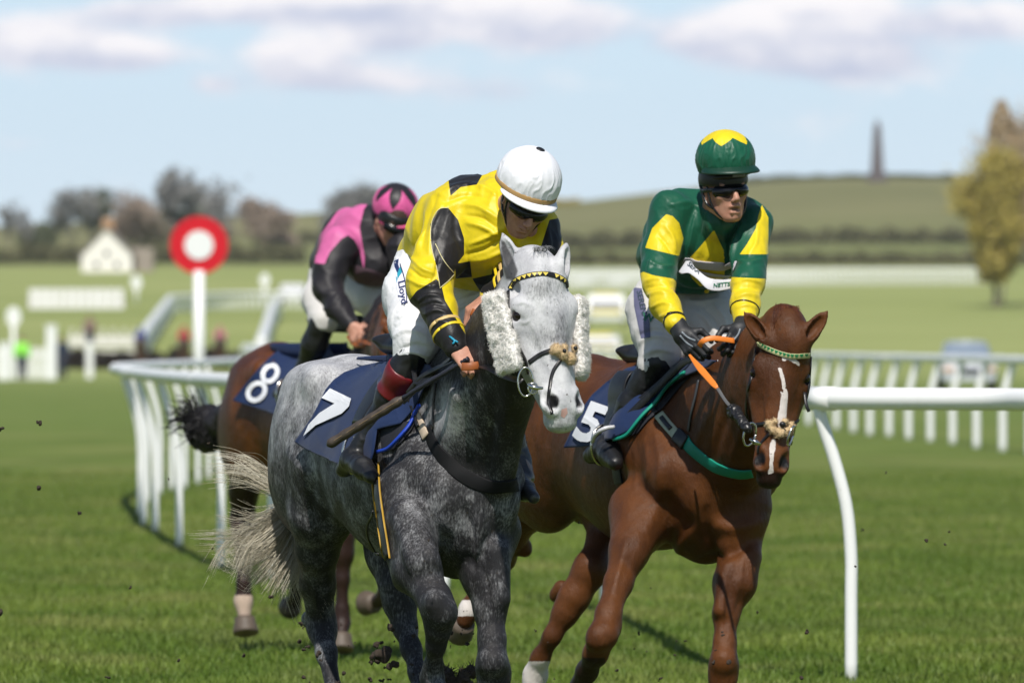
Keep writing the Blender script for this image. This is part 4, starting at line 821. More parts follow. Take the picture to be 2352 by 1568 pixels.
    px = topx(V); S = 1/610.; fr = V[:,1] < 42.75
    sl = (px[:,0] < 1582) & (V[:,1] < 42.60); sr = (px[:,0] > 1665) & (V[:,1] < 42.62)
    y1 = np.where(sl, np.minimum(sdpoly(px, [(1530,492),(1545,496),(1560,512),(1570,548),(1560,588),(1482,569),(1498,524)]), sdpoly(px, [(1478,624),(1500,632),(1546,640),(1552,645),(1600,780),(1400,780),(1440,640)])), 50)
    y2 = np.where(sr, np.minimum(sdpoly(px, [(1750,470),(1765,500),(1765,584),(1699,584),(1716,560),(1736,525),(1742,495)]), sdpoly(px, [(1672,636),(1760,640),(1770,780),(1670,780)])), 50)
    y3 = np.where(fr & ~sl & ~sr, sdpoly(px, [(1640,528),(1655,560),(1674,600),(1672,630),(1650,650),(1608,658),(1590,640),(1572,605),(1605,570)]), 50)
    yel = -np.minimum(np.minimum(y1, y2), y3)*S
    link('jacket', mesh_np('jacket', V, Q, True, {'yel': yel}), silk('green_yellow_silk', (.006,.085,.045), [('yel', (.78,.60,.012))], .36), T); bj = bvh_of(V, Q)
    # loose number bib strap across the chest with its printed marks
    bib = plain('bib_white', (.56,.52,.56), .6, var=.1); mb = MB()
    surf_strap(bj, [(1572,598),(1600,606),(1640,610),(1690,612)], .040, .003, 24, .003, mb=mb); surf_strap(bj, [(1588,618),(1620,628),(1650,632),(1674,634)], .018, .003, 20, .003, mb=mb)
    mb.make('bib', bib, T)
    mb = MB(); C = cr([P(1567,612,42.40),P(1585,618,42.36),P(1606,634,42.34),P(1630,652,42.32),P(1655,655,42.33),P(1690,650,42.36)], 24); mb.ribbon(C, [nrm(A(0,-1,.25))]*24, [.05,.055,.06,.055,.045,.035,.03,.03,.028,.028,.028,.03,.035,.04,.045,.045,.045,.045,.045,.042,.04,.038,.035,.03], .003); bo = mb.make('bib_flap', plain('flap_white', (.62,.62,.66), .6), T)
    V_ = np.array([v.co for v in bo.data.vertices])+np.array(bo.matrix_world.translation); 
    fb = BVHTree.FromPolygons([list(v.co+T.location) for v in bo.data.vertices], [list(p.vertices) for p in bo.data.polygons])
    gd = plain('print_green', (.01,.13,.07), .6); gk = plain('print_dark', (.03,.05,.07), .6)
    decal('bib_letters', fb, text_polys('SERA', (1578,608), (.8,.62), (.6,-.8), 15, .03), gk, T, .003, 3); decal('bib_letters', fb, text_polys('NETTS', (1638,660), (1,-.10), (.1,-1), 13, .03), gd, T, .003, 3)
    mb = MB(); surf_strap(bj, [(1610,657),(1612,662)], .016, .004, 4, mb=mb); 
    for q in ((1684,0),):
        pass
    F = Field(.003); r_ = ray(bj, 1684-0, 654-0); F.ell(ray(bj, 1612,697-0)[0] if ray(bj,1612,697) else P(1612,690,42.6), (.009,.006,.009)); 
    mb2 = MB(); pt = ray(bj, 1685, 655); 
    b0 = ray(bj, 1684, 690) or ray(bj, 1620, 655)
    Fb = Field(.003); p_ = ray(bj, 1681-0, 0) or b0; Fb.ell(ray(bj,1672,655)[0] if False else ray(bj,1623,668)[0] if ray(bj,1623,668) else b0[0], (.010,.007,.010)); V, Q = Fb.build(); link('button', mesh_np('button', V, Q), plain('yellow_button', (.7,.5,.02), .4), T)
    wristtie(bj, P(1551,737,42.12), P(1553,742,42.11)-P(1530,700,42.2), .040, .012, M_black, 'cuff_band', T, ); wristtie(bj, P(1711,712,42.18), P(1710,738,42.14)-P(1713,700,42.2), .045, .006, M_black, 'cuff_band', T)
    # breeches
    F = Field(.0056); F.chain(jock([(1560,650,42.95,.135),(1512,715,42.8,.112),(1512,765,42.72,.092),(1520,808,42.67,.072),(1500,840,42.66,.058)]), .04)
    F.chain(jock([(1605,660,42.95,.135),(1640,740,42.78,.105),(1675,815,42.7,.078),(1690,860,42.7,.06)]), .04)
    V, Q = finish(F, 1); V = wrinkle(V, Q, .007, 9, 81, (1,1,.6)); V = wrinkle(V, Q, .002, 25, 91)
    V = folds(V, Q, [([(1470,785),(1500,772),(1535,778)],.009,5),([(1472,768),(1500,758),(1528,762)],-.008,4),([(1480,815),(1508,802),(1545,808)],.010,5),([(1600,715),(1625,735),(1645,770)],.010,6),([(1615,705),(1640,730),(1655,765)],-.009,4),([(1640,700),(1662,730),(1668,770)],.009,5),([(1575,690),(1610,694),(1650,686)],.008,5),([(1545,700),(1540,740),(1548,780)],.008,5),([(1560,705),(1558,745)],-.008,4)]); link('breeches', mesh_np('breeches', V, Q), M_breech2, T); bb = bvh_of(V, Q)
    pur = plain('panel_grey', (.13,.13,.22), .6)
    decal('thigh_panel', bb, [[(1455,660),(1474,662),(1480,700),(1492,740),(1494,775),(1472,776),(1464,740),(1456,700)]], pur, T, .004)
    decal('thigh_letters', bb, text_polys('SERENA', (1462,668), (.22,1), (.95,-.2), 19, .02), gk, T, .0055, 3); decal('thigh_letters', bb, text_polys('W', (1474,735), (1,.2), (.2,-1), 26, .02), gd, T, .0055, 3)
    o, bt, V, Q = boot('boot', [(1508,832,42.65,.062),(1482,880,42.68,.054),(1448,928,42.70,.046),(1420,978,42.74,.035),(1400,1015,42.78,.034)], [(1358,1045,42.92,.032),(1388,1028,42.80,.042),(1402,1046,42.68,.042),(1414,1062,42.60,.029)], T)
    decal('boot_letters', bt, text_polys('A', (1480,838), (.9,.35), (.35,-.9), 18, .0), M_white, T, .003, 3)
    boot('boot', [(1690,850,42.7,.06),(1715,940,42.74,.05),(1735,1020,42.85,.042)], [(1738,1035,42.8,.045),(1745,1050,42.6,.034)], T)
    # helmet
    up = nrm(A(-.03,-.10,1)); c = P(1666,366,42.38); fr = A(.38,-1,0)
    def at(V, x, y, z):
        # yellow crown ending in points
        a = np.arctan2(x, y); edge = .086-.028*np.abs(((a/(math.pi/3)+.5) % 1)*2-1)
        return {'yel': z-edge}
    R = helmet('helmet', c, A(.110,.122,.112), up, fr, None, silk('green_cap_silk', (.006,.095,.050), [('yel', (.80,.62,.012))], .36), T, .055, .004, attrs=at)
    side, frn, ax = R
    def ring(a, rr, z): return c+side*math.sin(a)*rr*.113/.128+frn*math.cos(a)*rr+ax*z
    mb = MB(); V = []; m = 21
    for j, (ex, dz) in enumerate(((0,.012),(.018,.004),(.034,-.004),(.044,-.012),(.040,-.016),(.02,-.006),(.0,.0))):
        for a in np.linspace(-1.35,1.35,m): V.append(ring(a, .115+ex*max(0,math.cos(a*1.1))**.5, -.030+dz))
    Q = [(j*m+i, j*m+i+1, (j+1)*m+i+1, (j+1)*m+i) for j in range(6) for i in range(m-1)]; mb.add(V, Q); mb.make('peak', plain('dark_green_peak', (.004,.035,.02), .45), T)
    F = Field(.004); F.ell(h(0,-.045,-.004), (.092,.095,.102), h.R, .01); F.pl(h(0,-.022,0), h.a-h.n*.1, .006); F.pl(h(0,-.09,0), -h.a, .006); V, Q = finish(F, 1); link('helmet_liner', mesh_np('helmet_liner', V, Q), M_boot, T)
    # raised spare goggles over the working pair
    F = Field(.0035); F.ell(h(0,-.050,.022), (.080,.024,.088), h.R, .004); F.pl(h(0,0,.045), -h.n, .004); V, Q = finish(F, 1); link('spare_goggles', mesh_np('spare_goggles', V, Q), M_boot, T)
    mb = MB(); C = [h(x,-.052,.111-6*x*x) for x in np.linspace(-.01,.045,8)]; mb.ribbon(C, [h.n]*8, .014, .002); mb.make('goggle_label', plain('label_grey', (.18,.17,.16), .5), T)
    goggles(h, T, M_lens, M_black)
    mb = MB(); mb.tube(cr([h(-.080,-.03,.02), h(-.070,.05,.03), h(-.040,.10,.045), h(0,.120,.052), h(.040,.10,.045), h(.070,.05,.03), h(.080,-.03,.02)], 24), .0045, 6)
    mb.tube(cr([h(.084,-.03,-.03), h(.078,.04,-.0), h(.066,.062,.028)], 10), .006, 6); mb.tube(cr([h(-.084,-.03,-.03), h(-.078,.04,-.0), h(-.066,.062,.028)], 10), .006, 6); mb.make('chin_strap', M_black, T)
    return T
def rider_C():
    T = empty('person', P(780,700,55.6), 'rider in pink and black silks looking down on the bay horse', 'jockey', 'riders in the race')
    h = HF(P(905,506,54.95), P(890,546,54.995), (.4,-1,-.45), 1.0)
    F = Field(.0075); human_head(F, h); F.rc(P(850,545,55.15), .065, h(0,.03,-.03), .055, .03)
    F.ell(P(850,555,55.15), (.16,.15,.16), None, .05); F.chain(jock([(800,560,55.35,.12),(760,620,55.65,.09)]), .05)
    F.chain(jock([(785,560,55.0,.07),(755,625,54.95,.056),(752,665,54.9,.048),(785,715,54.8,.040),(808,748,54.75,.030)]), .03)
    F.chain(jock([(925,570,54.9,.06),(930,640,54.85,.048),(890,700,54.8,.04),(850,745,54.8,.030)]), .03)
    hand(F, P(808,748,54.75), P(822,776,54.7)-P(808,748,54.75), A(.6,.3,-.6), A(.9,-.2,.3), (35,70,45), 1.05); hand(F, P(850,745,54.8), P(838,775,54.75)-P(850,745,54.8), A(-.5,.3,-.6), A(-.9,-.2,.3), (35,70,45), 1.05)
    F.chain(jock([(758,625,55.7,.08),(742,720,55.4,.05),(702,850,55.5,.045),(665,895,55.6,.035)]), .03); F.chain(jock([(800,640,55.6,.08),(875,700,55.2,.06),(900,800,55.2,.05)]), .03)
    V, Q = finish(F, 0); hl = h.loc(V); link('body', mesh_np('body', V, Q, True, {'dark': sstep(-.016,-.024,hl[:,1])*(V[:,2]>2)*.9}), M_skin, T)
    F = Field(.0075); F.ell(P(850,548,55.15), (.18,.17,.165), None, .05); F.chain(jock([(810,550,55.35,.155),(768,605,55.6,.12)]), .06); F.ell(P(865,610,55.1), (.15,.14,.10), None, .06)
    F.chain(jock([(783,562,55.0,.090),(757,620,54.95,.076),(751,662,54.9,.066),(775,705,54.82,.056),(806,745,54.76,.038)]), .03); F.chain(jock([(925,570,54.9,.075),(930,640,54.85,.062),(890,700,54.8,.05),(852,742,54.8,.036)]), .03)
    V, Q = finish(F, 1); V = wrinkle(V, Q, .010, 8, 101); px = topx(V)
    pk = sdpoly(px, [(838,460),(780,478),(735,540),(722,604),(746,606),(757,580),(785,548),(800,540),(815,552),(826,575),(832,605),(836,620),(838,590),(832,560),(826,520),(836,480),(850,462)])
    sash = sdpoly(px, [(808,606),(830,612),(880,628),(900,640),(860,664),(815,645)])
    link('jacket', mesh_np('jacket', V, Q, True, {'pk': -pk/470, 'sash': -sash/470}), silk('pink_black_silk', (.014,.012,.015), [('pk', (.62,.13,.33)),('sash', (.12,.07,.09))], .45), T)
    F = Field(.0075); F.chain(jock([(770,622,55.65,.125),(738,690,55.5,.085),(744,735,55.38,.072)]), .04); F.chain(jock([(800,640,55.6,.12),(872,690,55.2,.10),(905,790,55.2,.065)]), .04)
    V, Q = finish(F, 1); V = wrinkle(V, Q, .007, 9, 111); link('breeches', mesh_np('breeches', V, Q), M_breech2, T)
    boot('boot', [(740,742,55.38,.066),(722,790,55.42,.060),(705,845,55.5,.050),(680,880,55.58,.042)], [(678,885,55.6,.045),(655,895,55.7,.04),(640,905,55.75,.03)], T)
    boot('boot', [(900,800,55.2,.06),(905,880,55.3,.05),(900,930,55.4,.042)], [(898,940,55.4,.042),(902,960,55.2,.035)], T)
    up = nrm(A(.10,-.35,.9)); c = P(909,474,54.98); fr = A(.5,-1,0)
    def at(V, x, y, z):
        a = np.arctan2(x, y)+.45; t = (a/(math.pi/3)) % 1; u_ = np.abs(t-.5)*2; lim = .085*(1-u_)-.035
        return {'pk': np.where(z < -.028, .01, (.108-.085*u_)-z)}
    R = helmet('helmet', c, A(.110,.126,.114), up, fr, None, silk('pink_black_cap', (.016,.014,.018), [('pk', (.66,.10,.30))], .36), T, .05, .003, attrs=at)
    side, frn, ax = R
    def ring(a, rr, z): return c+side*math.sin(a)*rr*.113/.128+frn*math.cos(a)*rr+ax*z
    mb = MB(); V = []; m = 17
    for j, (ex, dz) in enumerate(((0,.008),(.018,.004),(.034,-.004),(.042,-.010),(.038,-.014),(.02,-.006),(.0,.0))):
        for a in np.linspace(-1.2,1.2,m): V.append(ring(a, .118+ex*max(0,math.cos(a*1.2))**.5, -.042+dz))
    mb.add(V, [(j*m+i, j*m+i+1, (j+1)*m+i+1, (j+1)*m+i) for j in range(6) for i in range(m-1)]); mb.make('peak', plain('pink_peak', (.62,.07,.20), .45), T)
    pts = [ring(a, .128*math.sqrt(1-(.03/.114)**2), -.03) for a in np.linspace(-2.6,2.6,30)]; mb = MB(); mb.ribbon(pts, [nrm(p-c) for p in pts], .012, .004); mb.make('helmet_band', M_black, T)
    F = Field(.005); F.ell(h(0,-.025,-.004), (.086,.075,.098), h.R, .01); F.pl(h(0,.0,0), h.a-h.n*.25, .006); F.pl(h(0,-.06,0), -h.a, .006); V, Q = finish(F, 1); link('helmet_liner', mesh_np('helmet_liner', V, Q), M_boot, T)
    goggles(h, T, M_lens, M_black)
    return T
# ------------------------------------------------------------------ tack
M_fleece = Mt('sheepskin'); M_fleece.set(col=M_fleece.mix(M_fleece.noise(60,4,.6),(.66,.62,.57),(.88,.87,.84)), rough=.9, sheen=.3, spec=.1); M_fleece = M_fleece.m
M_fl2 = plain('tan_fleece', (.55,.40,.22), .9, var=.25, nsc=60, sheen=.2)
M_bw = plain('pale_leather', (.50,.40,.30), .55, var=.2, nsc=40)
def fuzz(mb, V, nn, n, L, r):
    for i in RNG.choice(len(V), n):
        d = nrm(nn[i]+RNG.normal(0,.5,3)); p = V[i]; l = L*RNG.uniform(.4,1.2); mb.tube([p-d*.002, p+d*l*.5, p+d*l+RNG.normal(0,.002,3)], [r, r*.8, r*.2], 3, at=RNG.uniform())
def fleece_pad(name, c4, d4, depth, cols, T, mat, h=.004):
    # c4: four corners (TL, TR, BR, BL) in frame units, d4 their distances
    F = Field(h); K = [P(x,y,d) for (x,y), d in zip(c4, d4)]
    for j in range(cols):
        t = (j+.5)/cols; a = K[0]*(1-t)+K[1]*t; b = K[3]*(1-t)+K[2]*t; w = np.linalg.norm(K[1]-K[0])/cols*.66
        n = 14
        for i in range(n):
            u = i/(n-1); p = a*(1-u)+b*u; F.ell(p+RNG.normal(0,.002,3), (w*RNG.uniform(.9,1.1), depth, w*RNG.uniform(1.1,1.4)), None, .014)
    V, Q = F.build(); nn = vnormals(V, Q); V = V+nn*(.008*(vnoise(V*130)-.5)+.008*(vnoise(V*60, 4)-.5))[:,None]
    mb = MB(); mb.add(V, Q, at=.5); fuzz(mb, V, vnormals(V,Q), 9000, .0075, .0006); return mb.make(name, mat, T)
def ring3(c, u, v, ru, rv, r, name, mat, T, n=28):
    mb = MB(); a = np.linspace(0, 2*math.pi, n); mb.tube([c+u*math.cos(t)*ru+v*math.sin(t)*rv for t in a], r, 6); return mb.make(name, mat, T)
def tri_band(bvh, pts, T, col, n=16, hw=4.6):
    C = cr(pts, n*2+1); polys = []
    for i in range(n):
        a, b = C[2*i], C[2*i+2]; m = C[2*i+1]; d = nrm(b-a); nr = A(-d[1], d[0]); s_ = -1 if nr[1] > 0 else 1
        polys.append([tuple(a+nr*hw*s_), tuple(b+nr*hw*s_), tuple(m-nr*hw*s_*.85)])
    return polys
def bridle(E, spec):
    T0 = E['T']; bv = E['bvh']; T = empty('bridle', (0,0,0)); T.parent = T0; T.location = (0,0,0)
    M = lambda pts, w, name='strap', mat=M_leather, off=.001, th=.004: surf_strap(bv, pts, w, th, 26, off).make(name, mat, T)
    return T, M
def mirror_over(E, V):
    l = E['l']; d = (V-E['O'])@l; return V-2*d[:,None]*l[None,:]
def cloth(E, poly, name, label, off, nums, flare=0., group='numbered saddle cloths', mat=None):
    bv = E['bvh']; bm = bmesh.new(); f = bm.faces.new([bm.verts.new((x,y,0)) for x, y in poly]); bmesh.ops.triangulate(bm, faces=bm.faces[:])
    for _ in range(7):
        ed = [e for e in bm.edges if e.calc_length() > 7]
        if not ed: break
        bmesh.ops.subdivide_edges(bm, edges=ed, cuts=1); bmesh.ops.triangulate(bm, faces=bm.faces[:])
    bm.verts.ensure_lookup_table(); P2 = np.array([(v.co.x, v.co.y) for v in bm.verts]); n = len(P2); dep = np.full(n, np.nan)
    for i, (x, y) in enumerate(P2):
        r = ray(bv, x, y)
        if r: dep[i] = r[0][1]
    ok = ~np.isnan(dep)
    for i in np.where(~ok)[0]: j = np.argmin(((P2[ok]-P2[i])**2).sum(1)); dep[i] = dep[ok][j]
    Ed = np.array([(e.verts[0].index, e.verts[1].index) for e in bm.edges])
    for _ in range(14):
        s = np.bincount(Ed[:,0], dep[Ed[:,1]], n)+np.bincount(Ed[:,1], dep[Ed[:,0]], n); c = np.bincount(Ed[:,0], minlength=n)+np.bincount(Ed[:,1], minlength=n); dep = np.minimum(dep, dep*.5+.5*s/np.maximum(c,1))
    e = -sdpoly(P2, poly); V = P(P2[:,0], P2[:,1], dep).T if False else np.stack([(P2[:,0]-CX)/FPX*dep, dep, HC-(P2[:,1]-CY)/FPX*dep], 1)
    out = -E['l']; hgt = np.clip((1.35-V[:,2])/.35, 0, 1); V = V+out*(off+flare*hgt**1.5+.010*(fbm(V*7,3,5)-.45)+.012*(np.sin(P2[:,0]*.055+P2[:,1]*.03)*hgt))[:,None]
    T = np.array([[v.index for v in f.verts] for f in bm.faces]); bm.free()
    root = empty(name, E['O']+E['f']*-.6+A(0,0,1.5), label, 'saddle cloth', group)
    mb = MB(); mb.add(V, None, T); mb.add(mirror_over(E, V), None, T[:, ::-1]); o = mb.make('cloth', mat or M_navy, root)
    sm = o.modifiers.new('thick', 'SOLIDIFY'); sm.thickness = .004; sm.offset = 0
    b = BVHTree.FromPolygons(V.tolist(), T.tolist()); return root, b
def num_decal(root, b, polys, ln=A(.95,.31,0)): decal('number', b, polys, M_white, root, .004, 3, tuple(-ln*.011))
def stroke(pts, w, n=60, closed=False):
    C = cr(pts, n); T = np.gradient(C, axis=0); T /= np.linalg.norm(T, axis=1)[:,None]; N_ = np.stack([-T[:,1], T[:,0]], 1)
    return [[tuple(C[i]-N_[i]*w/2), tuple(C[i+1]-N_[i+1]*w/2), tuple(C[i+1]+N_[i+1]*w/2), tuple(C[i]+N_[i]*w/2)] for i in range(n-1)]
def saddle(E, label, s0, s1, foot, footd, knee, kneed, girth_px, gmat=None, gw=.05, zt=1.50):
    B = lambda s, t, z: E['O']+E['f']*s+E['l']*t+A(0,0,z); R = [E['f'], E['l'], A(0,0,1)]
    root = empty('racing_saddle', B((s0+s1)/2,0,zt), label, 'saddle', 'racing saddles')
    F = Field(.008); F.rc(B(s1,0,zt+.035), .07, B(s0,0,zt+.02), .055, .03, flat=(A(0,0,1), .55)); F.ell(B(s0+.02,0,zt+.05), (.05,.05,.03), R, .03); F.ell(B(s1-.03,0,zt+.055), (.05,.09,.025), R, .03)
    V, Q = finish(F); link('seat', mesh_np('seat', V, Q), M_boot, root)
    for t in (-1,1):
        C = []; Nn = []
        for q in np.linspace(0,1,16):
            p = B(s0+(s1-s0)*.12, t*.34, zt-.02-q*.22); h = E['bvh'].ray_cast(Vector(p), Vector(-t*E['l'])); 
            if h[0] is None: continue
            C.append(np.array(h[0])+t*E['l']*.03); Nn.append(t*E['l'])
        mb = MB(); mb.ribbon(C, Nn, np.interp(np.linspace(0,1,len(C)), [0,.5,1], [.14,.15,.10]), .007); mb.make('flap', M_boot, root)
    mb = surf_strap(E['bvh'], girth_px, gw, .006, 26, .004); g = mb.make('girth', M_boot, root)
    if gmat:
        for dx in (-.25,.25):
            q = [(x+dx*gw*630, y) for x, y in girth_px]; surf_strap(E['bvh'], q, .004, .0065, 26, .0045).make('girth_stripe', gmat, g)
    # stirrup: leather and iron at the near foot
    c = P(*foot, footd); a = P(knee[0], knee[1]+20, kneed)*.6+c*.4+A(0,.12,0); mb = MB(); mb.ribbon(cr([a, (a+c)/2-E['l']*.03, c+A(0,0,.07)], 12), [-E['l']]*12, .022, .004); mb.make('stirrup_leather', M_leather, root)
    u = nrm(E['l']*.9-E['f']*.3); ring3(c, u, A(0,0,1), .058, .075, .006, 'stirrup_iron', M_steel, root)
    return root
def tack():
    # ---------------- grey
    E = EXT['A']; bv = E['bvh']; h = E['h']
    T, M = bridle(E, None)
    M([(1168,668),(1172,728),(1186,782),(1208,828),(1214,858)], .013, 'cheek_strap')
    bb = [(1171,664),(1183,645),(1210,634),(1240,629),(1273,632),(1298,645),(1309,660)]
    browb = M(bb, .018, 'browband'); 
    gold = plain('yellow_browband', (.72,.56,.10), .5)
    decal('browband_triangle', bv, tri_band(bv, bb, T, None, 15), gold, browb, .0068, 3)
    M([(1216,832),(1240,815),(1266,805),(1284,803)], .016, 'noseband'); M([(1330,806),(1336,812)], .012, 'noseband')
    M([(1288,826),(1270,854),(1263,890),(1260,922),(1268,950)], .012, 'lower_noseband'); M([(1318,826),(1330,850)], .010, 'lower_noseband')
    # fleece rosette on the nose
    F = Field(.003)
    for x, y, r in ((1278,805,.020),(1290,816,.017),(1303,825,.022),(1318,820,.018),(1326,808,.020),(1292,800,.012),(1314,800,.012)): q = ray(bv, x, y, .010); q and F.ell(q[0], (r,r,r), None, .008)
    V, Q = F.build(); nn = vnormals(V,Q); V = V+nn*(.006*(vnoise(V*150)-.4))[:,None]; mb = MB(); mb.add(V,Q); fuzz(mb, V, nn, 1500, .008, .0005); mb.make('nose_fleece', M_fl2, T)
    F = Field(.0025)
    for x, y in ((1304,802),(1287,811),(1320,810)): q = ray(bv, x, y, .028); q and F.ell(q[0], (.007,.007,.008)) 
    V, Q = F.build(); link('rosette', mesh_np('rosette', V, Q), M_leather, T)
    fleece_pad('cheek_fleece', [(1112,692),(1157,680),(1190,835),(1148,846)], [39.36,39.28,39.18,39.28], .030, 4, T, M_fleece)
    fleece_pad('cheek_fleece', [(1324,696),(1336,704),(1340,858),(1330,850)], [39.36,39.42,39.36,39.30], .040, 2, T, M_fleece)
    c = P(1207,877,39.12); ring3(c, A(1,.1,0), A(0,0,1), .026, .050, .0035, 'bit_ring', M_steel, T); ring3(P(1224,892,39.08), A(1,.1,0), A(0,0,1), .016, .018, .0035, 'bit_ring', M_steel, T)
    mb = MB(); mb.tube(cr([P(1214,882,39.08),P(1228,890,39.06),P(1247,891,39.07)], 8), [.006,.008,.009,.009,.008,.007,.006,.004], 8); mb.make('bit', M_steel, T)
    mb = MB(); mb.ribbon(cr([P(1060,842,39.53),P(1080,842,39.52),P(1101,838,39.53)], 8), [nrm(A(0,-1,.1))]*8, .028, .006); mb.make('rein_grip', M_brown, T)
    mb = MB(); mb.ribbon(cr([P(1100,838,39.535),P(1125,846,39.45),P(1155,862,39.35),P(1200,876,39.18)], 16), [nrm(A(0,-1,.2))]*16, .022, .005); mb.make('rein', M_leather, T)
    mb = MB(); mb.ribbon(cr([P(1082,716,39.74),P(1100,722,39.72),P(1130,726,39.65)], 8), [nrm(A(0,-1,.1))]*8, .026, .006); mb.make('rein_grip', M_brown, T)
    mb = MB(); mb.ribbon(cr([P(1130,726,39.65),P(1180,800,39.5),P(1250,880,39.25),P(1310,880,39.25)], 20), [nrm(A(0,-1,.2))]*20, .02, .005); mb.make('rein', M_leather, T)
    # reins and strap tails looping behind the hand
    mb = MB()
    for k, pts in enumerate(([(1045,826,39.6),(1010,842,39.75),(965,868,39.85),(935,905,39.9)],[(1050,834,39.58),(1010,862,39.7),(970,882,39.8),(925,925,39.85)],[(1040,818,39.62),(1000,850,39.8),(960,880,39.85),(950,850,39.95)])):
        q = MB(); q.ribbon(cr([P(*p) for p in pts], 16), [nrm(A(-.2,-1,.4))]*16, .018, .004); q.make('rein_tail', M_leather, T)
    # breast girth
    bg_ = empty('breast_girth', E['O'], 'wide black elastic breast girth with a pale leather tab around the grey chest', 'breast girth', 'breast girths')
    surf_strap(bv, [(985,985),(1000,1025),(1046,1078),(1091,1106),(1136,1117),(1185,1112)], .052, .006, 50, .003).make('band', plain('black_elastic', (.008,.008,.009), .75, sheen=.0, spec=.2), bg_)
    surf_strap(bv, [(955,940),(964,960),(974,982),(983,1004)], .036, .007, 16, .008).make('leather_tab', M_bw, bg_)
    surf_strap(bv, [(940,905),(950,930),(960,955),(968,985)], .012, .005, 16, .017).make('strap', M_leather, bg_)
    surf_strap(bv, [(1003,880),(998,930),(997,985)], .011, .004, 16, .004).make('neck_strap', M_leather, bg_)
    # cloth and saddle
    root, b = cloth(E, [(1000,838),(905,812),(883,832),(845,840),(803,855),(778,873),(761,894),(731,960),(712,990),(697,1014),(740,1036),(780,1056),(815,1066),(838,1060),(855,1070),(872,1078),(880,1040),(886,985),(935,972),(962,940),(985,895),(1008,850)],
        'saddle_cloth', 'navy saddle cloth with white number 7 on the grey horse', .022, None, .05)
    X = lambda q: [(611.5+.3*x, 752.6+.3*y) for x, y in q]
    num_decal(root, b, [X([(510,462),(672,540),(655,600),(600,655),(500,700),(400,745),(305,828),(345,740),(430,650),(545,578),(445,535)])])
    decal('side_pad', bv, [[(870,975),(955,965),(945,985),(925,1011),(905,1030),(878,1036)]], plain('dark_pad', (.012,.013,.02), .8), root, .016)
    surf_strap(bv, [(975,932),(962,955),(948,982),(925,1011),(905,1030),(878,1038)], .012, .010, 26, .016).make('pad_piping', plain('royal_blue', (.008,.05,.42), .5), root)
    saddle(E, 'small black racing saddle under the rider in yellow and black', -.32, -.66, (818,1040), 40.2, (960,800), 40.1, [(866,1060),(868,1120),(876,1180),(884,1230),(892,1282)], plain('gold_thread', (.45,.27,.03), .5), .050)
    mb = surf_strap(bv, [(872,1172),(858,1190),(854,1215),(862,1240),(876,1262),(884,1270)], .009, .005, 24, .022, sm=3)
    Tq = [o for o in bpy.data.objects if o.name.startswith('racing_saddle')][-1]; mb.make('strap_end', M_leather, Tq)
    # whip
    w = empty('riding_whip', P(926,914,39.8), 'worn dark leather riding whip carried along the grey horse', 'whip')
    mb = MB(); C = cr([P(752,1023,39.86),P(840,968,39.80),P(927,914,39.75)], 30); mb.tube(C, [.006]+[.0175+.0012*math.sin(i*1.3) for i in range(27)]+[.014,.010], 8)
    mb.make('flap', plain('worn_leather', (.06,.045,.035), .55, var=.6, nsc=40, bump=.4), w)
    st = MB(); st.tube([p+A(0,-.0172,.004) for p in C[1:-2]], .0012, 4); st.make('stitching', plain('stitch_tan', (.30,.20,.10), .7), w)
    mb = MB(); mb.tube(cr([P(925,915,39.75),P(983,879,39.66),P(1046,842,39.58),P(1075,824,39.54)], 30), .0085+.0015*np.sin(np.arange(30)*2.2), 8); mb.make('handle', plain('bound_grip', (.02,.02,.03), .5, var=.3, nsc=60), w)
    # ---------------- chestnut
    E = EXT['B']; bv = E['bvh']; T, M = bridle(E, None)
    M([(1736,800),(1728,857),(1718,900),(1715,948),(1722,975)], .013, 'cheek_strap'); M([(1862,820),(1858,880),(1850,920)], .012, 'cheek_strap')
    mb = MB(); mb.ribbon(cr([P(1848,900,41.72),P(1852,930,41.7),P(1858,945,41.7)], 8), [nrm(A(.2,-1,0))]*8, .012, .004); mb.make('strap_end', M_leather, T)
    bbp = [(1741,789),(1762,800),(1792,812),(1822,818),(1859,816)]
    browb = M(bbp, .019, 'browband', plain('cream_browband', (.55,.55,.28), .5)); decal('browband_triangle', bv, tri_band(bv, bbp, T, None, 13, 4.4), plain('green_braid', (.0,.20,.07), .5), browb, .0068, 3)
    M([(1728,976),(1745,974),(1763,971)], .014, 'noseband'); M([(1820,975),(1833,965)], .012, 'noseband'); M([(1772,992),(1756,1008),(1744,1025),(1742,1040)], .011, 'lower_noseband'); M([(1806,992),(1816,1010),(1818,1022)], .010, 'lower_noseband')
    F = Field(.0035)
    for x, y, r in ((1769,976,.017),(1776,988,.015),(1789,994,.020),(1803,990,.016),(1811,978,.017),(1780,968,.011),(1800,968,.011)): q = ray(bv, x, y, .009); q and F.ell(q[0], (r,r,r), None, .008)
    V, Q = F.build(); nn = vnormals(V,Q); V = V+nn*(.006*(vnoise(V*130)-.4))[:,None]; mb = MB(); mb.add(V,Q); fuzz(mb, V, nn, 1000, .008, .0006); mb.make('nose_fleece', M_fl2, T)
    F = Field(.003); q = ray(bv, 1792, 976, .024); F.ell(q[0], (.012,.012,.012)); V, Q = F.build(); link('rosette', mesh_np('rosette', V, Q), M_leather, T)
    ring3(P(1722,997,41.52), A(.85,.5,0), A(.2,0,1), .026, .042, .004, 'bit_ring', M_steel, T); ring3(P(1817,1000,41.60), A(.4,.9,0), A(.3,0,1), .022, .035, .004, 'bit_ring', M_steel, T)
    mb = MB(); mb.tube([P(1725,1008,41.5),P(1735,1015,41.48),P(1746,1020,41.5)], [.008,.011,.006], 8); mb.make('bit', M_steel, T)
    orange = plain('orange_rein', (.72,.20,.02), .5)
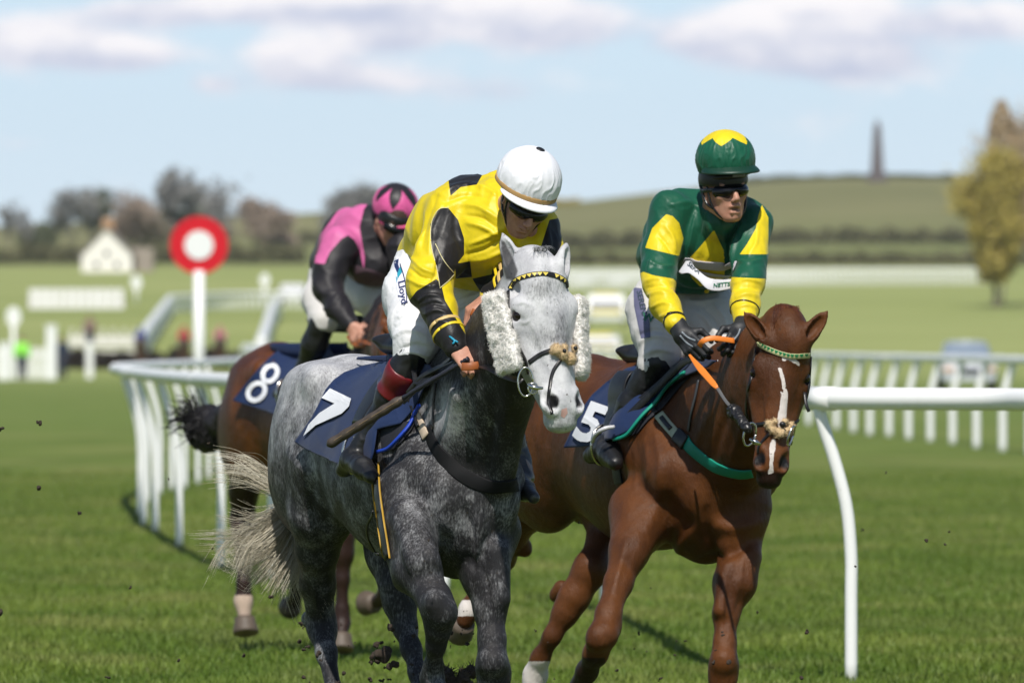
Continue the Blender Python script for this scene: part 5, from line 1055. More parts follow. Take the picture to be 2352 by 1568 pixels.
    mb = MB(); mb.ribbon(cr([P(1606,796,41.99),P(1614,784,41.97),P(1634,777,41.97),P(1660,779,41.98),P(1687,783,42.0)], 20), [nrm(A(0,-1,.3))]*20, .020, .004); mb.make('rein_grip', orange, T)
    mb = MB(); mb.ribbon(cr([P(1583,814,41.98),P(1600,836,41.9),P(1622,862,41.82),P(1648,892,41.74)], 16), [nrm(A(0,-1,.1))]*16, np.interp(np.linspace(0,1,16),[0,.5,.9,1],[.008,.026,.022,.012]), .004); mb.make('rein_grip', orange, T)
    mb = MB(); mb.ribbon(cr([P(1648,891,41.74),P(1665,918,41.68),P(1686,944,41.6),P(1718,985,41.52)], 16), [nrm(A(0,-1,.1))]*16, .012, .004); mb.make('rein', plain('grey_rein', (.10,.10,.10), .5), T)
    F = Field(.004); F.rc(P(1684,940,41.6), .020, P(1716,984,41.5), .016, .02); F.ell(P(1690,950,41.6), (.026,.02,.02), None, .02); V, Q = F.build(); V = wrinkle(V,Q,.006,60,3); link('rein_stop', mesh_np('rein_stop', V, Q), M_leather, T)
    # spotted neck strap
    mb = MB(); C = cr([P(1600,850,42.4),P(1645,842,42.25),P(1690,822,42.1),P(1722,800,41.95)], 24); mb.ribbon(C, [nrm(A(0,-.8,.6))]*24, .05, .008)
    nk = mb.make('neck_cover', plain('maroon_cover', (.06,.014,.012), .6, var=.3, nsc=40), T); F = Field(.003)
    for i in range(26): q = C[RNG.integers(2,23)]; F.ell(q+A(RNG.normal(0,.008),-.012,RNG.normal(0,.018)), (.006+.006*RNG.uniform(),.004,.006), None, .004)
    V, Q = F.build(); link('white_spots', mesh_np('white_spots', V, Q), M_white, nk)
    bg_ = empty('breast_girth', E['O'], 'teal breast girth with pale green leather tab around the chestnut chest', 'breast girth', 'breast girths')
    teal = plain('teal_web', (.0,.25,.17), .6, var=.1, nsc=30, bump=.1)
    surf_strap(bv, [(1575,1012),(1590,1030),(1613,1050),(1635,1066),(1658,1077),(1697,1087),(1728,1085)], .052, .006, 44, .003).make('band', teal, bg_)
    surf_strap(bv, [(1515,954),(1530,972),(1545,988),(1560,1004)], .040, .006, 16, .006).make('leather_tab', plain('pale_green_leather', (.38,.42,.30), .5, var=.1), bg_)
    surf_strap(bv, [(1522,962),(1532,974),(1545,988)], .018, .007, 10, .011).make('buckle_strap', M_leather, bg_)
    surf_strap(bv, [(1556,998),(1570,1010),(1578,1018)], .056, .010, 10, .007).make('keeper', M_leather, bg_)
    surf_strap(bv, [(1484,912),(1497,932),(1510,952)], .016, .005, 12, .010).make('strap', M_leather, bg_); surf_strap(bv, [(1607,873),(1600,910),(1590,950),(1583,990)], .016, .004, 20, .004).make('neck_strap', plain('grey_strap', (.05,.05,.055), .4), bg_)
    root, b = cloth(E, [(1660,828),(1600,820),(1520,828),(1450,846),(1408,876),(1375,905),(1349,945),(1335,985),(1319,1028),(1350,1026),(1380,1022),(1427,1008),(1460,990),(1510,932),(1550,888),(1585,864),(1640,842)],
        'saddle_cloth', 'navy saddle cloth with teal edge and white number on the chestnut horse', .024, None, .04)
    num_decal(root, b, text_polys('5', (1318,1000), (.86,.30), (.42,-.90), 128, .035))
    decal('side_pad', bv, [[(1425,1006),(1460,980),(1510,930),(1550,882),(1588,862),(1560,890),(1520,938),(1490,962),(1462,995),(1430,1008)]], plain('dark_pad', (.03,.03,.033), .8), root, .016)
    surf_strap(bv, [(1590,862),(1553,891),(1530,918),(1514,936),(1490,960),(1462,996),(1445,1006),(1427,1009)], .013, .010, 40, .028).make('pad_piping', teal, root)
    saddle(E, 'small black racing saddle under the rider in green and yellow', -.22, -.62, (1385,1022), 42.8, (1500,830), 42.7, [(1418,1070),(1420,1090),(1424,1110)], None, .05, 1.46)
    Tq = [o for o in bpy.data.objects if o.name.startswith('racing_saddle')][-1]
    mb = MB(); mb.tube(cr([P(1361,1014,42.7),P(1368,998,42.62),P(1388,984,42.58),P(1410,980,42.6)], 14), .008, 8); mb.make('stirrup_iron', plain('white_iron', (.62,.62,.64), .35), Tq)
    # dark leather along the front of the saddle
    mb = MB()
    for k_, pts in enumerate(([(1440,960,42.62),(1500,900,42.56),(1560,840,42.5),(1600,818,42.4)],[(1460,930,42.64),(1530,870,42.56),(1580,825,42.46),(1600,812,42.4)])):
        q = MB(); q.ribbon(cr([P(*p) for p in pts], 16), [nrm(A(-.3,-1,.3))]*16, .03, .006); q.make('surcingle', M_leather, Tq)
    # ---------------- bay
    E = EXT['C']; bv = E['bvh']
    root, b = cloth(E, [(551,919),(578,880),(606,847),(640,812),(675,792),(760,785),(790,830),(770,880),(740,920),(700,950),(665,957),(625,943)], 'saddle_cloth', 'navy saddle cloth with white number 8 on the bay horse', .03, None, .05)
    def el(cx, cy, a, b_, th, n=26): return [(cx+a*math.cos(t)*math.cos(th)-b_*math.sin(t)*math.sin(th), cy+a*math.cos(t)*math.sin(th)+b_*math.sin(t)*math.cos(th)) for t in np.linspace(0, 2*math.pi+.25, n)]
    num_decal(root, b, stroke(el(625,857,15,20,.6), 11, 40)+stroke(el(594,899,17,22,.75), 11, 40))
    saddle(E, 'small black racing saddle under the rider in pink and black', -.30, -.66, (655,905), 55.6, (740,740), 55.4, [(760,960),(762,1020),(768,1060)], None, .06, 1.60)
    T, M = bridle(E, None); M([(905,720),(930,716),(950,720)], .016, 'browband'); M([(915,790),(935,786),(955,790)], .014, 'noseband')
    mb = MB(); mb.ribbon(cr([P(822,782,54.7),P(860,790,54.3),P(915,800,53.8)], 12), [nrm(A(0,-1,.1))]*12, .022, .005); mb.make('rein', M_brown, T)
    mb = MB(); mb.ribbon(cr([P(800,770,54.75),P(815,790,54.7),P(840,790,54.6)], 8), [nrm(A(0,-1,.1))]*8, .022, .005); mb.make('rein', M_brown, T)
# ------------------------------------------------------------------ the racecourse
ED = [0, 500, 560, 650, 750, 850, 950, 1050, 1150, 1300, 1500, 1750, 2000, 2300, 2550, 2800, 3400]
EY = [0, 0, 0, 812, 768, 728, 694, 668, 642, 612, 588, 556, 516, 462, 0, 0, 0]
def crest(x): return np.interp(x, [-1500,0,300,640,900,1300,1500,1750,2000,2200,2352,3900], [520,520,505,494,478,466,443,414,407,409,414,430])
def gz(x, d):                                         # ground height at frame column x, distance d
    if d <= 560: return 0.0
    c = crest(x); ys = [v for v in EY]; f = (784-c)/(784-410)
    pts = [(560, HC-0)]; 
    D = [560]; H = [0.0]
    for dd, y in zip(ED[3:14], EY[3:14]):
        y2 = 784-(784-y)*(1 if dd < 1300 else 1+(f-1)*(dd-1300)/1000.); D.append(dd); H.append(HC+(784-y2)*dd/FPX)
    D += [2550, 2800, 3400]; H += [HC+(784-c)*2550/FPX, HC+(784-c-8)*2600/FPX, HC+(784-c-60)*2600/FPX]
    return float(np.interp(d, D, H))
def G(x, d, up=0.0): return A((x-CX)/FPX*d, d, gz(x, d)+up)
def ground():
    def grid(cols, ds, name, mat, zo=0):
        V = [G(x, d, zo) for d in ds for x in cols]; m = len(cols)
        Q = [(j*m+i, j*m+i+1, (j+1)*m+i+1, (j+1)*m+i) for j in range(len(ds)-1) for i in range(m-1)]
        mb = MB(); mb.add(V, Q); return tag(mb.make(name, mat), kind='structure')
    m = Mt('turf'); p = m.n('ShaderNodeSeparateXYZ', {0: m.n('ShaderNodeTexCoord').outputs['Object']})
    y = p.outputs[1]; n1 = m.noise(.55, 4, .6, sc=(1,.22,1)); n2 = m.noise(6, 4, .6, sc=(1,.25,1)); n3 = m.noise(.02, 3, .5)
    c = m.mix(m.mr(n1,.35,.65), (.078,.118,.014), (.125,.170,.030)); c = m.mix(m.m2('MULTIPLY', m.mr(n2,.4,.7), .55), c, (.13,.14,.045))
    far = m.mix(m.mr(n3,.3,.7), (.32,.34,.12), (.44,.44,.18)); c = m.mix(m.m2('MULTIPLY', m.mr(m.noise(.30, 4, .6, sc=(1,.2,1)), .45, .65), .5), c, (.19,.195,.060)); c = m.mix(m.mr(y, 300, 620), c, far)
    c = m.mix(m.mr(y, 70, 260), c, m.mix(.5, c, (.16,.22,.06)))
    m.set(col=c, rough=.9, spec=.1); m.bump(m.noise(14,4,.7,sc=(1,.3,1)), .6, .03)
    cols = [-40000, -12000, -5000]+list(range(-1800, 4201, 150))+[7500, 14000, 42000]
    mb = MB(); ds = [30,60,100,160,250,350,450,500,560,600,650,700,750,800,850,900,950,1000,1050,1100,1150,1220,1300]
    xs = np.array([-300,-120,-60]+list(np.arange(-30,31,3))+[60,120,300.]); V = []
    V = [A(-4000,-60,0),A(4000,-60,0),A(4000,30,0),A(-4000,30,0)]
    o = grid(cols, [8]+ds, 'turf', m.m)
    m = Mt('hill_grass'); p = m.n('ShaderNodeSeparateXYZ', {0: m.n('ShaderNodeTexCoord').outputs['Object']}); y = p.outputs[1]
    nn = m.noise(.012, 4, .6); c = m.mix(m.mr(nn,.3,.7), (.165,.165,.068), (.22,.21,.095)); c = m.mix(m.mr(y, 2250, 1700), c, m.mix(m.mr(nn,.3,.7), (.15,.17,.06), (.19,.20,.08)))
    m.set(col=c, rough=.95, spec=.05); grid(cols, [1300,1400,1500,1620,1750,1870,2000,2150,2300,2420,2550,2800,3400], 'hill', m.m)
def near_ground():
    mb = MB(); mb.add([(-400,-80,-.004),(400,-80,-.004),(400,9,-.004),(-400,9,-.004)], [(0,1,2,3)]); tag(mb.make('ground', plain('near_turf', (.06,.10,.016), .9)), kind='structure')
def grass():
    def blades(n, d0, d1, hgt, w, name, seed):
        r = np.random.default_rng(seed); d = d0+(d1-d0)*r.uniform(0,1,n)**2.6; x = r.uniform(-1000, 3300, n); X = (x-CX)/FPX*d
        pat = vnoise(np.stack([X*1.1, d*.5, d*0], 1), 3)*.6+vnoise(np.stack([X*4, d*1.6, d*0], 1), 8)*.4
        h = hgt*r.uniform(.5,1.15,n)*(.55+.8*pat); a = r.uniform(0, 2*math.pi, n); lean = r.normal(0,.35,(n,2))*h[:,None]
        ww = w*r.uniform(.6,1.3,n); dx = np.cos(a)*ww; dy = np.sin(a)*ww; z = np.zeros(n)
        b0 = np.stack([X-dx, d-dy, z], 1); b1 = np.stack([X+dx, d+dy, z], 1)
        m0 = np.stack([X-dx*.7+lean[:,0]*.35, d-dy*.7+lean[:,1]*.35, h*.6], 1); m1 = np.stack([X+dx*.7+lean[:,0]*.35, d+dy*.7+lean[:,1]*.35, h*.6], 1)
        t = np.stack([X+lean[:,0], d+lean[:,1], h], 1); V = np.stack([b0,b1,m1,m0,t], 1).reshape(-1,3); i = np.arange(n)*5
        Q = np.stack([i,i+1,i+2,i+3], 1); T = np.stack([i+3,i+2,i+4], 1); v = np.repeat(np.clip(.5*r.uniform(0,1,n)+.7*(pat-.2), 0, 1), 5)
        m = _mc.get('blades')
        if m is None:
            M_ = Mt('grass_blades'); q = M_.attr('v'); g_ = M_.mix(M_.mr(q, .1, .9, sm=False), (.072,.120,.011), (.185,.245,.040)); g_ = M_.mix(M_.m2('MULTIPLY', M_.mr(M_.noise(.9, 4, .6, sc=(1,.35,1)), .46, .66), .62), g_, (.235,.240,.075)); g_ = M_.mix(M_.m2('MULTIPLY', M_.mr(M_.noise(2.6, 4, .65, sc=(1,.4,1)), .58, .72), .55), g_, (.10,.085,.035)); g_ = M_.mix(M_.m2('MULTIPLY', M_.mr(M_.noise(.5, 3, .5, sc=(1,.4,1)), .56, .40), .45), g_, (.045,.105,.008))
        M_.set(col=g_, rough=.55, spec=.25); m = _mc['blades'] = M_.m
        me = mesh_np(name, V, Q, True, {'v': v}, T); o = link(name, me, m); tag(o, 'short dense green racecourse grass', 'grass', kind='stuff')
    blades(520000, 39.0, 135, .045, .0038, 'grass', 1)
_m = Mt('white_rail_plastic'); _c = _m.mix(_m.noise(3,4,.6), (.84,.84,.83), (.89,.89,.88)); _c = _m.mix(_m.m2('MULTIPLY', _m.mr(_m.noise(38,3,.6), .70, .76), .6), _c, (.20,.17,.12)); _c = _m.mix(_m.m2('MULTIPLY', _m.mr(_m.noise(4,5,.7,sc=(1,1,.4)), .55, .8), .14), _c, (.40,.42,.32))
_m.set(col=_c, rough=_m.mr(_m.noise(12,3), .3, .7, .28, .5)); M_rail = _m.m
def rail(label, path, posts, side, r=.052, zr=1.29, pr=.029, group='white running rails', first=None, flat=True, sides=12):
    C = np.array(path, float); base = C[len(C)//2]; root = empty('running_rail', base*A(1,1,0)+A(0,0,0 if flat else base[2]-zr), label, 'rail', group)
    cc = cr(C, len(C)*12); mb = MB(); mb.tube(cc, r, sides)
    if sides > 8:
        for k in range(6, len(cc)-2, 30): t_ = nrm(cc[k+1]-cc[k]); mb.tube([cc[k], cc[k]+t_*.16], r*1.05, 16)
    mb.make('top_rail', M_rail, root)
    for q in posts:
        q = np.array(q, float); j = np.argmin(((cc[:,:2]-q[:2])**2).sum(1)); g = q[2]; o = side
        mb = MB(); mb.tube(cr([q+A(-.15*o,0,zr-.03),q+A(-.125*o,0,zr-.13),q+A(-.07*o,0,zr-.30),q+A(-.02*o,0,zr-.50),q+A(0,0,zr-.72),q+A(0,0,.4),q+A(0,0,-.05)], 22), pr, sides); mb.make('post', M_rail, root)
    return root
def P2(x, s): d = FPX/s; return A((x-CX)/s, d, 0)
def rails():
    posts = [P2(2700,520), P2(1955,504), P2(1389,400), P2(1022,370), P2(770,359), P2(624,353), P2(508,334), P2(412,304), P2(357,281), P2(330,271), P2(322,258)]
    path = [p+A(-.15,0,1.29) for p in ([P2(4300,535), P2(2700,520), P2(2350,511), P2(1955,504), P2(1800,497), P2(1660,482)])]+[p+A(-.15,0,1.29) for p in posts[2:]]
    path += [P2(300,240)+A(-.15,0,1.29), P2(318,226)+A(-.1,0,1.29), P2(360,214)+A(-.05,0,1.29), P2(430,200)+A(0,0,1.29), P2(520,180)+A(0,0,1.29), P2(640,150)+A(0,0,1.29), P2(760,120)+A(0,0,1.29)]
    posts += [P2(338,240), P2(368,226), P2(395,221), P2(425,217), P2(455,211), P2(480,205), P2(505,196), P2(560,176), P2(620,160)]
    rail('near white running rail that passes behind the horses and bends round to the left', path, posts, 1)
    ps = [(2303,162.6),(2243,157.8),(2188,151.6),(2137,148),(2087,145),(2042,140.6),(1998,139),(1960,134.6),(1921,129.7),(1889,127),(1857,123.7),(1822,119),(1788,115),(1755,111),(1722,107),(1690,103),(1658,99),(1626,95.5),(1594,92),(1562,89),(1530,86),(1498,83),(1466,80.5),(1434,78),(1402,76),(1370,74),(1338,72),(2365,169),(2432,176)]
    ps = sorted(ps, key=lambda q: -q[1]); pp = [P2(*q) for q in ps]
    rail('far white running rail with many posts on the right in front of the silver car', [p+A(.14,0,1.29) for p in ([P2(2600,195)]+pp+[P2(1200,62)])], pp, -1, .062, pr=.055)
    def far(label, pts, n, zr=1.25, r=.07, pr=.05, side=1):
        C = cr(np.array([G(x, d) for x, d in pts]), n); 
        for i in range(len(C)):
            x = CX+C[i][0]/C[i][1]*FPX; C[i][2] = gz(x, C[i][1])
        rail(label, [c+A(0,0,zr) for c in C[::2]], [c for c in C], side, r, zr, pr, 'distant white rails', flat=False, sides=6)
    far('distant white rail across the field left of the obelisk hill', [(1290,1095),(1600,1100),(1900,1102),(2290,1105)], 90, 1.4, .15, .15)
    far('second distant rail just below the long far one', [(1290,1060),(1500,1055),(1700,1062)], 36, 1.3, .18, .12)
    far('distant white rail slanting up beside the red and white disc', [(318,590),(330,640),(346,700),(368,780),(392,870)], 60, 1.25, .30, .22)
    far('distant white rail rising just left of the pink rider', [(600,590),(606,640),(614,700),(622,780),(640,860)], 60, 1.25, .30, .22)
    far('distant low rail in front of the brown trees on the left', [(392,880),(520,900),(700,905),(840,900)], 40, 1.2, .16, .12)
    far('distant white rail sweeping up behind the near rail left of the bay horse', [(780,240),(700,280),(640,330),(600,400),(575,480),(562,555)], 60, 1.25, .2, .16)
def finishing_post():
    T = empty('finishing_post', A((457-CX)/130, 200, 0), 'tall white winning post topped by a red disc with white centre', 'winning post')
    c = A((457-CX)/130, 200, HC+(784-563)/130); red = plain('red_disc', (.62,.0,.012), .5, var=.03); wh = plain('white_disc', (.84,.84,.84), .5, var=.02)
    def disc(r, y, th, name, mat):
        mb = MB(); n = 48; V = [c+A(r*math.cos(a), y+k*th, r*math.sin(a)) for k in (0,1) for a in np.linspace(0,2*math.pi,n,endpoint=False)]
        mb.add(V, [(i,(i+1)%n,n+(i+1)%n,n+i) for i in range(n)]); mb.add([c+A(0,y,0)]+V[:n], None, [(0,1+i,1+(i+1)%n) for i in range(n)]); mb.add([c+A(0,y+th,0)]+V[n:], None, [(0,1+(i+1)%n,1+i) for i in range(n)]); return mb.make(name, mat, T, smooth=False)
    disc(.515, 0, .06, 'disc', red); disc(.255, -.02, .10, 'disc_centre', wh)
    mb = MB(); mb.tube([c+A(0,.03,-.45), A(c[0],200.03,-.1)], .095, 16); mb.make('pole', M_rail, T)
def leafcloud(mb, n, fn, size, seed):
    r = np.random.default_rng(seed); C = fn(r, n); n = len(C); u = r.normal(0,1,(n,3)); u /= np.linalg.norm(u,axis=1)[:,None]; w = np.cross(u, r.normal(0,1,(n,3))); w /= np.linalg.norm(w,axis=1)[:,None]
    s = size*r.uniform(.5,1.3,n)[:,None]; V = np.stack([C-u*s, C+w*s*.6, C+u*s, C-w*s*.6], 1).reshape(-1,3); i = np.arange(n)*4; mb.add(V, np.stack([i,i+1,i+2,i+3],1), at=np.repeat(r.uniform(0,1,n),4))
def leafmat(name, a, b):
    m = Mt(name); m.set(col=m.mix(m.attr('v'), a, b), rough=.75, spec=.15); return m.m
M_bark = plain('bark', (.20,.165,.13), .9, var=.3, nsc=2, bump=.3)
def tree(label, x, d, H, Wd, leaf, seed, name='tree', bare=.5, nleaf=9000, lsz=.16, top=1.0, group='trees behind the racecourse', blob=None, trunk=.3, tr=.022, col=None):
    r = np.random.default_rng(seed); b = G(x, d); root = empty(name, b, label, 'tree', group); mb = MB(); tips = []
    def grow(p, dr, L, rad, lev):
        q = p; pts = [p]; rr = [rad]; dd = nrm(dr)
        for k in range(4): dd = nrm(dd+r.normal(0,.13,3)+A(0,0,.06)); q = q+dd*L/4; pts.append(q); rr.append(rad*(1-.13*(k+1)))
        mb.tube(pts, rr, 5 if lev < 2 else 3)
        if lev >= 4: tips.append(q); return
        tips.append(q)
        for k in range(3 if lev else 6):
            a = r.uniform(0, 2*math.pi); sp = r.uniform(.45,.95); nd = nrm(dd+sp*A(math.cos(a), math.sin(a), r.uniform(-.1,.4))*(Wd/H*1.5)); grow(pts[r.integers(2,5)] if lev else pts[r.integers(2,5)], nd, L*r.uniform(.58,.78), rad*.52, lev+1)
    grow(b-A(0,0,.3), A(0,0,1), H*trunk*1.2, H*tr, 0)
    V = np.concatenate(mb.V); z0 = b[2]; top_ = V[:,2].max()-z0; wd_ = (V[:,0].max()-V[:,0].min()); sz = H/top_; sx = min(1.6, Wd/wd_)
    for k in range(len(mb.V)): mb.V[k] = (mb.V[k]-b)*A(sx,sx,sz)+b
    tips = [(t-b)*A(sx,sx,sz)+b for t in tips]; tips = np.array(tips)
    mb.make('trunk', M_bark, root)
    cb = MB(); rad = Wd*.085
    def fn(rg, n): return tips[rg.integers(0, len(tips), n)]+rg.normal(0,1,(n,3))*A(rad,rad,rad*.8)
    leafcloud(cb, nleaf, fn, lsz, seed)
    if col:
        def fc(rg, n):
            t = rg.uniform(0,1,n); z = (col[0]+(col[1]-col[0])*t)*H; a = rg.uniform(0,2*math.pi,n); q = np.stack([np.cos(a)*3+seed, np.sin(a)*3, t*7], 1); rr = col[2]*np.sin(np.pi*(.12+.85*t))**.7*(.45+.75*vnoise(q, seed))*rg.uniform(.2,1,n)**.5
            return np.stack([b[0]+rr*np.cos(a), b[1]+rr*np.sin(a), b[2]+z], 1)
        leafcloud(cb, col[3], fc, lsz, seed+1)
    cb.make('crown', leaf, root); return root
def bush(label, x0, x1, d, H, leaf, seed, name='hedge', n=9000, lsz=.2, dz=2.5, group=None, cat='hedge', y=0):
    b = G((x0+x1)/2, d); root = empty(name, b, label, cat, group); mb = MB(); r0 = np.random.default_rng(seed+5)
    def fn(r, n):
        t = r.uniform(0,1,n); x = x0+(x1-x0)*t; hh = H*(.65+.55*vnoise(np.stack([x*.05+seed,x*0,x*0],1), seed)); u = r.uniform(0,1,n)**.7
        return np.stack([(x-CX)/FPX*d, d+r.uniform(-1,1,n)*dz*np.sqrt(np.clip(1-u*u,0,1)), np.array([gz(a,d) for a in x[::1]])+u*hh], 1)
    leafcloud(mb, n, fn, lsz, seed); mb.make('foliage', leaf, root)
    sb = MB()
    for t in np.linspace(.03,.97,14): p = G(x0+(x1-x0)*t, d); sb.tube([p-A(0,0,.2), p+A(r0.normal(0,.2),0,H*.5)], .08, 4)
    sb.make('stems', M_bark, root); return root
def boxy(name, root, c, dim, mat, bev=.0, R=None):
    mb = MB(); mb.box(c, dim, R); o = mb.make(name, mat, root, smooth=False)
    if bev: m = o.modifiers.new('b', 'BEVEL'); m.width = bev; m.segments = 3
    return o
def scenery():
    br = leafmat('brown_twigs', (.30,.235,.185), (.40,.32,.25)); dg = leafmat('dark_evergreen', (.085,.10,.055), (.15,.165,.085)); ol = leafmat('olive_leaves', (.11,.11,.05), (.19,.18,.09)); gy = leafmat('grey_twigs', (.22,.22,.21), (.31,.30,.28))
    yl = leafmat('willow_leaves', (.33,.27,.06), (.50,.41,.12)); og = leafmat('orange_twigs', (.40,.29,.17), (.52,.40,.26))
    d = 1450; s = FPX/d
    for i, (x, yt, w, lf, nl, lab, nm, ls) in enumerate(((25,455,50,gy,1500,'thin bare grey tree at the left edge of the photo','bare_tree',.2),(62,475,40,gy,1200,'thin bare grey tree second from the left edge','bare_tree',.2),(165,432,90,gy,5000,'grey leafless tree left of the cottage','bare_tree',.25),
        (212,436,75,dg,6000,'dark ivy covered tree just left of the cottage chimney','ivy_tree',.25),(290,440,110,br,11000,'rounded russet brown tree behind the cottage','russet_tree',.25),(392,385,88,gy,5500,'tall dark topped tree just left of the red disc','tall_tree',.3),
        (408,470,80,dg,11000,'green conifer below the tall dark topped tree','conifer',.25),(525,415,110,gy,5500,'spreading grey tree right of the red disc','spreading_tree',.3),(580,458,100,br,12000,'broad brown beech right of the red disc','beech_tree',.25),
        (645,520,90,br,8000,'low brown tree at the right end of the left wood','low_tree',.25),(90,520,130,dg,9000,'low dark green tree at the far left','low_tree',.25),(340,505,110,ol,9000,'low olive tree between cottage and disc','low_tree',.25),(480,500,110,br,10000,'low brown tree behind the red disc','low_tree',.25))):
        gy_ = 784-(gz(x,d)-HC)*s; H = (gy_-yt)/s; tree(lab, x, d+i*7, H, w/s*1.15, lf, 40+i, nm, nleaf=int(nl*.36), lsz=ls*1.15, tr=.011)
    bush('dark band of undergrowth below the trees on the left', -40, 700, 1400, 2.2, ol, 3, 'hedge', 10000, .3, group='hedgerows')
    tree('wind swept dark tree on the skyline above the pink rider', 828, 1900, 9.5, 9.5, gy, 80, 'wind_swept_tree', nleaf=7000, lsz=.34, trunk=.42); tree('small leaning grey tree on the skyline left of the wind swept one', 757, 1900, 6.0, 5.0, gy, 81, 'small_tree', nleaf=1200, lsz=.3, trunk=.4)
    bush('dark hedge line on the skyline behind the pink rider', 690, 960, 1950, 2.5, ol, 11, 'hedge', 6000, .4, group='hedgerows'); bush('dark green hedge crossing the hill on the right', 1260, 2600, 1720, 2.4, ol, 12, 'hedge', 16000, .4, group='hedgerows')
    bush('brown hedgerow under the hill on the right', 1200, 2600, 1330, 1.4, ol, 13, 'hedge', 18000, .3, group='hedgerows'); bush('thin hedge along the crest of the obelisk hill', 1700, 2230, 2540, 1.0, dg, 14, 'hedge', 6000, .4, group='hedgerows'); bush('yellow gorse on the hill crest behind the white helmet', 1230, 1330, 2500, 1.6, yl, 15, 'gorse', 3000, .3, cat='shrub')
    # willow on the right
    d = 925; s = FPX/d; tree('tall autumn coloured poplar on the right edge', 2300, d, 16.4, 6.2, og, 90, 'poplar', nleaf=2200, lsz=.2, trunk=.3, tr=.014, col=(.20,1.02,2.2,3800))
    tree('yellow green willow in front of the tall poplar', 2288, d-14, 12.6, 6.0, yl, 91, 'willow', nleaf=6000, lsz=.2, trunk=.22, tr=.024, col=(.16,.98,2.5,9000)); tree('second yellow tree running out of the right edge', 2440, d+12, 12.0, 7.5, og, 92, 'willow', nleaf=12000, lsz=.2, trunk=.25)
    # obelisk
    d = 2500; s = FPX/d; b = A((2015-CX)/s, d, gz(2015,d)-.3); T = empty('obelisk', b, 'dark stone obelisk standing on the crest of the hill', 'monument'); st = plain('dark_stone', (.115,.095,.095), .9, var=.15, nsc=.8)
    def frus(z0, z1, w0, w1, name):
        mb = MB(); V = [b+A(sx*w/2, sy*w/2, z) for z, w in ((z0,w0),(z1,w1)) for sx, sy in ((-1,-1),(1,-1),(1,1),(-1,1))]; mb.add(V, [(0,1,5,4),(1,2,6,5),(2,3,7,6),(3,0,4,7),(0,3,2,1),(4,5,6,7)]); mb.make(name, st, T, smooth=False)
    frus(0,1.0,4.6,4.4,'plinth'); frus(1.0,2.2,3.6,3.5,'pedestal'); frus(2.2,12.2,2.9,1.6,'shaft'); frus(12.2,14.2,1.6,.1,'cap')
    # cottage
    d = 1230; s = FPX/d; g0 = gz(245,d)-.2; T = empty('cottage', A((245-CX)/s, d, g0), 'white gabled cottage among the trees on the left', 'house'); wm_ = plain('white_render', (.86,.82,.78), .8, var=.04, nsc=1); rf = plain('slate_roof', (.22,.18,.17), .8, var=.2, nsc=2); c = A((245-CX)/s, d, g0)
    hw = 2.75; e = HC+(784-585)/s-g0; rz = HC+(784-524)/s-g0; L_ = 7.0
    V = [c+A(*q) for q in ((-hw,0,-.5),(hw,0,-.5),(hw,0,e),(0,0,rz),(-hw,0,e),(-hw,L_,-.5),(hw,L_,-.5),(hw,L_,e),(0,L_,rz),(-hw,L_,e))]
    bm_ = bpy.data.meshes.new('wall'); bm_.from_pydata([tuple(v) for v in V], [], [(0,1,2,3,4),(9,8,7,6,5),(0,5,6,1),(1,6,7,2),(4,9,5,0)]); link('wall', bm_, wm_, T)
    for sx in (-1,1):
        mb = MB(); n_ = nrm(A(sx*(rz-e), 0, hw)); V = [c+A(0,-.3,rz+.06), c+A(sx*(hw+.35),-.3,e-.15+.06), c+A(sx*(hw+.35),L_+.3,e-.15+.06), c+A(0,L_+.3,rz+.06)]; V = V+[v+n_*.15 for v in V]; mb.add(V, [(0,1,2,3),(7,6,5,4),(0,4,5,1),(1,5,6,2),(2,6,7,3),(3,7,4,0)]); mb.make('roof', rf, T, smooth=False)
    boxy('chimney', T, c+A(.05,.6,rz+.3), (1.1,.8,1.6), plain('ochre_brick', (.42,.25,.14), .9)); boxy('chimney', T, c+A(.05,L_-.8,rz+.3), (1.1,.8,1.4), _mc['ochre_brick'])
    gl = plain('window_glass', (.06,.07,.08), .2)
    for dx, dz in ((-1.1,1.0),(1.1,1.0),(0,2.2)): boxy('window', T, c+A(dx,-.03,dz), (.5,.05,.6), gl)
    boxy('wing', T, c+A(3.9,3.5,1.3), (2.2,5,3.2), plain('stone_wall', (.32,.27,.23), .9))
    # signboard: nine white panels on posts
    d = 900; s = FPX/d; T = empty('signboard', G(175,d), 'long white advertising board of separate panels on the far left', 'signboard'); pw = plain('board_white', (.82,.80,.80), .6)
    zt = HC+(784-663)/s; zb = HC+(784-709)/s; n = 11; x = (66-CX)/s
    for i in range(n):
        w = (219/s)/n; px_ = x+w*(i+.5); boxy('panel', T, A(px_, d, (zt+zb)/2+.0), (w*RNG.uniform(.82,.94),.06,(zt-zb)), pw)
    boxy('frame', T, A(x+219/s/2, d+.12, (zt+zb)/2), (219/s,.08,.2), plain('board_frame', (.35,.30,.28), .8)); boxy('frame', T, A(x+219/s/2, d+.12, (zt+zb)/2-.5), (219/s,.08,.1), _mc['board_frame'])
    for q in (0,.5,1): boxy('post', T, A(x+q*219/s, d+.2, zb-.6), (.1,.1,3.0), _mc['board_frame'])
